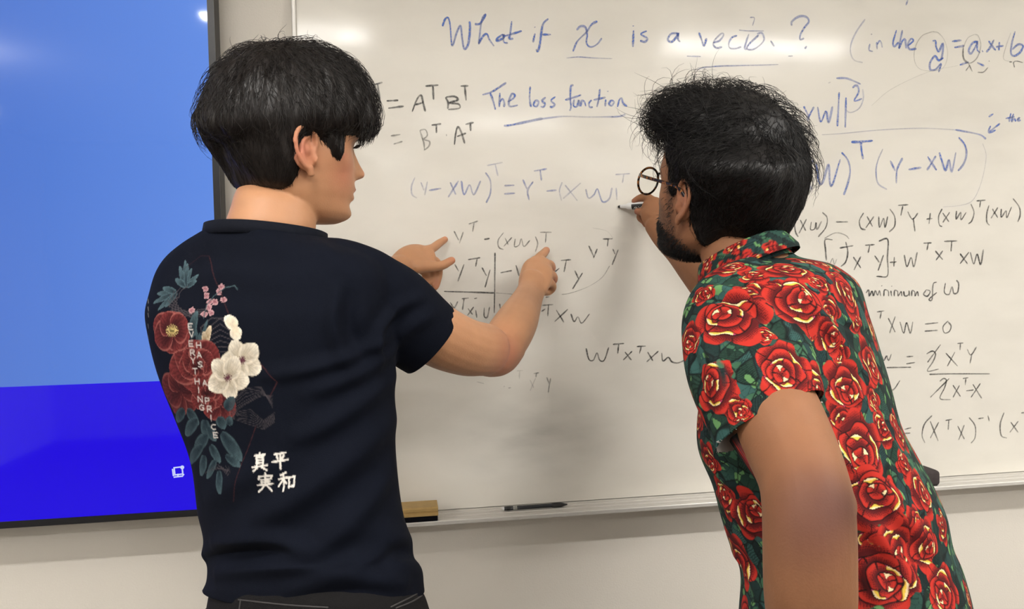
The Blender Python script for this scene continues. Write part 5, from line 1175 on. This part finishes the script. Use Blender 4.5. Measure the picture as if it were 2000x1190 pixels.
# ------------------------------------------------------------------ handwriting on the board
def ink_material(name, col):
    m = bpy.data.materials.new(name); m.use_nodes = True; nt = m.node_tree; b = nt.nodes['Principled BSDF']; out = nt.nodes['Material Output']
    b.inputs['Base Color'].default_value = (*col, 1); b.inputs['Roughness'].default_value = 0.45
    a = nt.nodes.new('ShaderNodeAttribute'); a.attribute_name = 'Col'; tc = nt.nodes.new('ShaderNodeTexCoord')
    n = nt.nodes.new('ShaderNodeTexNoise'); n.inputs['Scale'].default_value = 260; n.inputs['Detail'].default_value = 3; nt.links.new(tc.outputs['Object'], n.inputs['Vector'])
    mr = nt.nodes.new('ShaderNodeMapRange'); mr.inputs['From Min'].default_value = 0.3; mr.inputs['From Max'].default_value = 0.7; mr.inputs['To Min'].default_value = 0.55; mr.inputs['To Max'].default_value = 1.0; nt.links.new(n.outputs[0], mr.inputs['Value'])
    mu = nt.nodes.new('ShaderNodeMath'); mu.operation = 'MULTIPLY'; nt.links.new(a.outputs['Fac'], mu.inputs[0]); nt.links.new(mr.outputs[0], mu.inputs[1])
    tr = nt.nodes.new('ShaderNodeBsdfTransparent'); mx = nt.nodes.new('ShaderNodeMixShader')
    nt.links.new(mu.outputs[0], mx.inputs[0]); nt.links.new(tr.outputs[0], mx.inputs[1]); nt.links.new(b.outputs[0], mx.inputs[2]); nt.links.new(mx.outputs[0], out.inputs['Surface'])
    return m
INK = {'blue': ink_material('blue_marker_ink', srgb(44, 98, 194)), 'black': ink_material('black_marker_ink', srgb(30, 32, 38))}
A_ = (820, 0, 3.966); B_ = (1280, 0, 4.9575); C_ = (1600, 0, 4.25); D_ = (720, 140, 3.7037); E_ = (1540, 240, 3.7196); F_ = (1580, 540, 2.7048); G_ = (760, 640, 2.8333); H_ = (740, 400, 3.306)
# (frame, strokes, width in pixels, density)
WRITING = {
 ('blue', 'heading across the top of the board'): [
  (A_, '175,205 195,150 220,140 235,200 250,355 285,255 315,200 328,300 345,380 375,340 388,230 385,165|425,188 465,183 505,125 505,112 478,165 455,345|455,340 490,280 520,265 540,310 575,358|645,265 603,295 598,318 650,292 648,268 650,325 682,335|712,165 700,260 693,300 725,300|640,282 700,268 790,240|892,258 876,330|889,209 892,214|995,145 955,185 940,260 930,340 912,400 900,380|945,268 1015,268|1655,235 1650,365|1652,198 1653,205|1757,240 1712,265 1762,297 1742,325 1705,315', 4.4, .85),
  (A_, '1215,235 1240,205 1280,210 1296,270 1290,330 1320,365 1370,345 1410,295|1375,165 1330,190 1290,250 1220,320 1185,400', 4.2, .75), (A_, '1135,450 1230,442 1350,450 1490,455', 2.2, .6),
  (B_, '218,320 150,330 120,385 160,405 212,345 220,320 218,380 240,408|422,315 445,380 470,445 495,370', 4.6, .8), (B_, '560,415 620,395 660,340 640,325 580,380 560,430 590,465 645,455|790,345 740,365 710,420 720,465 770,472 830,455|905,330 880,400 865,470 890,475|1000,340 905,430 890,475 950,478 1020,430 1052,380 1030,320 985,330|1115,395 1150,450', 4.0, .6),
  (B_, '810,292 900,300 1050,300|915,170 958,175 940,250|305,545 330,545 440,548|1285,545 1330,543|395,680 470,655 650,640 1000,632 1190,625', 2.4, .6), (B_, '1320,250 1320,210 1390,160 1460,165 1485,210 1440,270 1402,340 1402,385 1440,370|1445,472 1465,448', 4.4, .65)],
 ('blue', 'bracketed formula at the upper right'): [
  (C_, '735,0 718,45|420,365 412,415 445,428|432,280 434,290|475,350 480,410|478,375 500,338 515,360 522,395', 3.6, .6), (C_, '380,160 310,260 265,360 260,440 290,500 360,520', 3.2, .4),
  (C_, '640,250 612,355 625,385 660,350|690,250 660,400 690,340 712,330 720,402|735,380 780,340 762,322 735,370 750,410 805,405|940,340 965,342 970,390 992,428 1025,360 1025,430 1010,500|1030,480 990,502 960,465 920,520 920,575 960,580 1010,530 990,600|1100,345 1180,335|1120,395 1205,380|1310,345 1270,360 1240,420 1260,445 1300,380 1312,345 1310,410 1335,440|1350,428 1358,422|1405,340 1440,390 1465,420|1450,330 1420,390 1385,435|1465,390 1530,380|1495,350 1490,420|1625,260 1600,350 1590,440 1620,465 1670,430 1690,380 1650,370 1600,412', 4.4, .8),
  (C_, '1165,540 1240,515|1310,520 1370,548|1405,970 1445,945|1590,940 1575,1012|1545,985 1622,970|1612,945 1595,1012 1620,985 1630,1010|1640,992 1665,975 1642,1000 1672,1000|1500,1025 1410,1095|1422,1045 1405,1085 1415,1102 1465,1080', 4.0, .75)],
 ('blue', 'squared norm and its product'): [
  (B_, '1435,1030 1460,1080 1490,1140|1535,1035 1505,1090 1470,1170|1570,1035 1600,1180 1650,1080 1677,1185 1715,1030', 4.4, .75), (C_, '165,765 158,900 150,1050|222,810 215,1060|275,730 300,710 322,722 325,770 290,838 355,820', 4.2, .75), (C_, '140,650 230,652 345,700', 4.0, .6), (C_, '75,690 95,682|215,910 260,935 330,900 365,820 360,740', 3.0, .35),
  (C_, '20,1120 200,1108 500,1080 850,1065 1150,1080', 2.0, .4), (C_, '1130,1078 1320,1115 1385,1155', 4.0, .6),
  (E_, '180,270 140,310|200,295 222,430 250,430 290,305 300,440 322,440 375,265|385,215 430,270 447,350 430,440 400,525|738,275 775,350|828,255 788,340 782,440|870,340 965,325|1010,245 1045,300 1075,345|1070,240 1040,290 1005,345|1095,215 1115,280 1140,345 1165,270 1185,355 1215,215|1235,105 1280,160 1292,230 1270,300 1230,350|140,440 170,485', 4.4, .7), (E_, '455,140 530,138 612,130|525,140 530,200 541,265', 5.0, .9), (E_, '685,190 650,270 635,350 650,440 715,485', 3.2, .5), (E_, '1410,150 1435,250 1400,430 1340,560 1250,600 1120,612', 1.6, .3)],
 ('black', 'expanded square in black at the right'): [
  (E_, '70,655 45,720 50,790 70,830|85,705 125,785|130,700 75,805|165,720 160,775 190,770 200,725 206,775 240,715|245,650 280,690 270,760 215,830|345,720 430,720|545,655 515,710 525,765 560,778|570,680 610,755|620,680 560,765|655,680 660,760 690,695 700,760 720,680|735,625 770,680 770,750 730,795|795,600 870,595|830,605 815,675|865,645 900,700 940,655|905,690 918,790|1000,700 1045,695|1030,655 1020,735|1115,625 1090,680 1095,740 1115,755|1120,655 1165,720|1170,650 1120,725|1220,640 1217,700 1250,652 1253,705 1290,650|1325,590 1347,650 1332,710 1305,735|1365,568 1430,562|1395,568 1388,615|1455,600 1440,660 1440,720 1460,745|1480,625 1520,690|1520,615 1470,695|1545,625 1545,685 1580,640 1585,690 1620,610|1630,550 1675,610 1682,670 1665,720', 3.0, .8)],
 ('black', 'bracketed transpose line in black'): [
  (E_, '320,850 265,850 268,920 275,1000|370,910 470,893|415,865 430,940 415,1010 380,1045|470,975 525,1055|525,970 475,1070|555,890 625,885|590,890 578,945|625,965 660,1015|690,960 650,1075|655,860 720,848 718,980 718,1110 645,1115|735,1015 785,1010|768,975 765,1045|840,960 860,1045 890,980 910,1045 935,940|980,875 1040,872|1015,875 1005,925|1065,930 1120,995|1120,930 1070,1000|1130,862 1225,858|1185,862 1180,935|1245,950 1300,1025|1310,940 1245,1025|1320,940 1345,1025 1370,955 1395,1030 1415,920', 3.2, .85), (E_, '260,840 340,800 410,815 440,845|280,1010 300,1022 320,985 332,1030 350,990', 2.2, .5), (C_, '940,262 850,300 795,400 790,500 830,570 930,590 1030,560 1065,450 1040,340 990,275 940,262|1590,270 1545,400 1530,490 1600,515', 1.8, .35), (C_, '1290,285 1230,320 1190,420 1200,500 1250,525 1310,480 1340,380 1320,300 1290,285', 2.2, .5), (C_, '1195,400 1198,480 1235,522|1240,530 1270,595|1250,540 1215,590|1405,508 1414,508|1315,600 1360,600 1400,560|1575,515 1600,515|1620,560 1612,520 1640,508 1690,520', 2.6, .7), (C_, '1150,545 900,600 600,740 430,880', 1.2, .25)],
 ('black', 'note about the minimum in black'): [
  (F_, '300,88 315,72 318,105 332,78 340,103 350,75 362,100 372,75 378,105|383,48 385,52|395,105 398,72 418,78 420,105|432,75 436,105|436,50 437,54|450,105 452,75 468,80 470,105 486,80 490,105|500,78 505,103 525,98 528,75 532,105|542,105 544,76 558,82 560,105 572,80 578,105|620,70 605,95 625,105 640,80 620,70|674,30 656,40 652,90 650,120 640,128 636,118 675,85|720,35 715,85 740,95 755,55 765,90 785,82 790,40 778,20|355,0 385,2', 3.0, .85)],
 ('black', 'solution lines in black at the lower right'): [
  (F_, '358,188 398,182|382,185 375,225|418,220 455,295|455,212 425,300|480,240 500,300 515,245 535,300 548,240|612,252 682,245|610,290 680,285|735,235 708,265 715,298 740,292 750,262 735,240|385,420 395,445 410,420 420,445 435,410|515,425 550,422|513,462 560,455|410,482 540,480|620,410 650,395 668,410 655,450 625,500 685,490|695,360 625,455|722,405 785,475|770,400 730,475|783,355 815,352|800,355 797,390|835,385 855,415 885,372|860,410 850,460|635,518 750,515 955,515|690,555 710,540 725,550 715,590 692,645 748,652|740,540 640,640|760,575 800,635|795,575 760,640|812,540 842,535|828,540 825,575|830,605 870,600|865,570 912,645|905,565 855,640|480,550 450,595 425,605', 2.8, .8),
  (F_, '505,808 540,800|500,830 535,828|650,735 610,780 597,840 612,880|640,765 682,870|685,770 640,855|720,762 755,755|738,758 735,810|785,790 820,860|820,785 790,865|845,745 877,790 877,850 855,882|893,752 922,748|945,735 952,765|1030,720 1010,780 1015,840 1045,855|1065,770 1105,825|1105,765 1060,825|1120,722 1150,718', 2.8, .75)],
 ('black', 'product of transposes in black'): [
  (D_, '20,100 100,78|65,90 80,205|130,212 215,208|142,265 255,250|315,290 350,200 380,172 395,230 410,290|335,240 395,225|410,105 505,97|465,105 470,205|555,185 575,225 572,270|558,185 620,180 645,205 585,225 650,235 655,265 575,275|665,105 722,103|695,108 705,210|455,388 525,378|490,385 490,445|560,460 566,460|620,530 630,450 645,400 670,440 695,520|640,470 705,445|700,382 760,368|735,375 738,430', 4.0, .85), (D_, '160,465 230,455|180,525 245,505|370,425 395,500 405,565|372,425 410,420 425,460 400,490 440,505 435,540 400,570', 3.2, .55)],
 ('blue', 'underlined words about the loss'): [
  (A_, '485,735 560,710 670,640|545,720 570,790 585,850|620,720 615,830|620,790 640,765 655,800 650,830|680,790 725,762 735,737 710,730 690,790 700,825 760,815|855,670 850,760 860,830|895,775 880,815 905,825 920,790 895,775|975,755 945,780 970,805 955,830 935,825|1050,750 1015,780 1045,810 1025,830 1005,825|1190,660 1170,670 1165,760 1170,830 1160,860|1125,775 1210,750 1250,735|1195,770 1190,820 1215,825 1230,775 1235,825|1245,825 1255,780 1275,790 1285,825|1330,775 1310,800 1315,830 1340,830|1395,690 1385,770 1370,830|1345,775 1440,755|1440,770 1435,825|1455,706 1456,711|1480,775 1465,805 1485,820 1505,790 1480,775|1530,830 1545,775 1562,762 1575,800 1605,825', 4.2, .75), (A_, '650,974 690,972 800,950 950,918', 5.0, .7), (A_, '900,928 1100,903 1300,907 1500,905', 3.4, .4), (A_, '1480,906 1550,902 1592,885', 4.0, .6)],
 ('blue', 'faint transpose equation in the middle'): [
  (D_, '335,765 310,830 315,890 350,915|378,800 400,860|425,795 405,895|855,680 970,657|915,670 935,755|1400,800 1380,860 1395,935|1420,820 1510,935|1535,805 1405,920|1790,840 1795,930|1785,745 1890,738|1845,745 1835,805', 3.0, .38), (D_, '435,860 525,845|590,800 630,890|650,790 575,910|670,790 690,890 730,820 760,890 810,790|845,730 880,790 880,880 850,950|980,825 1055,822|980,885 1060,880|1115,780 1145,850|1190,795 1150,860 1160,930|1195,720 1290,703|1240,712 1250,790|1285,865 1360,858|1570,850 1590,915 1630,890 1655,850 1690,940 1740,920 1760,840', 3.6, .55)],
 ('black', 'two by two product table in black'): [
  (H_, '485,170 515,230|545,175 520,250|580,125 640,105|615,115 605,175|805,180 770,230 775,275 805,290|815,215 835,260|860,210 805,270|880,220 876,270 905,260 920,220 936,270 975,230|1010,205 1025,250 1010,305|1040,178 1115,178|1080,180 1075,245', 2.6, .6), (H_, '680,224 715,218', 4.2, .9),
  (H_, '490,385 515,430|550,385 510,495|575,355 655,342|635,345 625,400|665,405 695,460|718,420 685,535|750,310 748,500 745,700|785,440 860,425|885,390 905,460|1135,435 1165,410|1175,360 1240,355|1210,358 1195,435|1265,425 1290,480|1315,440 1250,545|1355,265 1390,340|1410,285 1385,345|1445,222 1510,220|1480,222 1475,270|1510,285 1525,320|1545,290 1505,390', 2.9, .8), (H_, '420,560 600,565 745,570', 3.2, .9), (H_, '755,570 870,578|1490,395 1440,470 1350,530 1240,570 1180,580', 1.6, .5), (H_, '1380,150 1470,170 1510,215', 1.2, .25),
  (H_, '460,630 485,665 510,625|535,608 580,603|550,608 540,680|575,670 605,710|612,660 572,715|625,680 632,730|680,665 680,720 700,725 715,660|780,640 785,680|1055,650 1125,645|1095,650 1090,720|1050,690 1075,672|1145,680 1195,760|1220,675 1135,755|1240,705 1260,755 1285,725 1310,765 1360,705|1075,598 1100,595|615,607 635,603', 2.9, .75)],
 ('black', 'short product written under the table'): [
  (G_, '1090,115 1105,175 1130,180 1150,140 1165,180 1190,180 1215,110|1238,93 1300,88|1270,92 1265,145|1305,135 1340,180|1345,130 1295,180|1370,105 1420,102|1395,103 1385,145|1430,135 1460,185|1490,130 1425,190|1508,140 1515,185 1545,165 1565,190 1600,195 1640,178', 3.0, .85), (G_, '800,255 830,250|815,252 812,275|635,325 638,327|660,335 674,333|872,275 885,310|893,280 880,360', 2.8, .55), (G_, '705,240 740,238|722,240 720,285|780,290 800,335|810,280 780,350|485,300 525,310', 2.4, .3)],
}
def ribbon(mb, cols, pts_px, wpx, dens, gi):
    q = np.array(pts_px, float); Ln = np.sum(np.linalg.norm(np.diff(q, axis=0), axis=1)); n = max(4, int(Ln / 2.2)); c = catmull(q, n)
    W3 = np.array([P(x, y, BY) for x, y in c]); W3[:, 1] = BY - 0.0005
    t = np.gradient(W3, axis=0); t[:, 1] = 0; t /= np.maximum(np.linalg.norm(t, axis=1), 1e-9)[:, None]; nn = np.stack([-t[:, 2], 0 * t[:, 0], t[:, 0]], 1)
    g = np.random.default_rng(gi); s = np.linspace(0, 1, n); ph = g.random(3) * 6.28
    w = wpx / 2 / scale_at(c[0][0], c[0][1], BY) * (1.0 + 0.16 * np.sin(s * 5 + ph[0]) + 0.10 * np.sin(s * 17 + ph[1])); w *= np.clip(np.minimum(s, 1 - s) * n / 1.5 + 0.55, 0, 1)
    a = dens * (0.86 + 0.16 * np.sin(s * 7 + ph[2]) + 0.14 * (0.5 - s))
    V = np.vstack([W3 + nn * w[:, None], W3 + nn * (0.45 * w)[:, None], W3 - nn * (0.45 * w)[:, None], W3 - nn * w[:, None]]); F = [(j * n + i, (j + 1) * n + i, (j + 1) * n + i + 1, j * n + i + 1) for j in range(3) for i in range(n - 1)]
    mb.add(V, F); cols.append(np.concatenate([a * 0.55, a, a, a * 0.55]))
def boxes_of(strokes, pad=17):
    """strokes that stand close together make one word or formula"""
    bb = []
    for st in strokes:
        w_ = np.array([P(x, y, BY) for x, y in st[0]]); bb.append((w_.min(0)[[0, 2]], w_.max(0)[[0, 2]]))
    def near(a, b):
        g = np.maximum(0, np.maximum(a[0] - b[1], b[0] - a[1])); return np.hypot(*g) <= max(0.017, 0.42 * max((a[1] - a[0]).max(), (b[1] - b[0]).max()))
    lab = list(range(len(strokes)))
    def root(i):
        while lab[i] != i: i = lab[i]
        return i
    for i in range(len(bb)):
        for j in range(i):
            if near(bb[i], bb[j]): lab[root(i)] = root(j)
    out = {}
    for i, s in enumerate(strokes): out.setdefault(root(i), []).append(s)
    return out.values()
gi = 0
for (colr, what), rows in WRITING.items():
    strokes = []
    for (ox, oy, sc), st, wd, dn in rows:
        for s in st.split('|'):
            strokes.append(([(ox + float(a.split(',')[0]) / sc, oy + float(a.split(',')[1]) / sc) for a in s.split()], wd, dn))
    for word in boxes_of(strokes):
        mb = MB(); cols = []
        for pts, wd, dn in word:
            gi += 1; ribbon(mb, cols, pts, wd, dn, gi)
        a = np.clip(np.concatenate(cols), 0, 1)
        o = mkobj('handwritten_lettering', np.vstack(mb.V), mb.F, INK[colr], wb, np.stack([a, a, a], 1)); o['label'] = colr + ' marker writing, ' + what
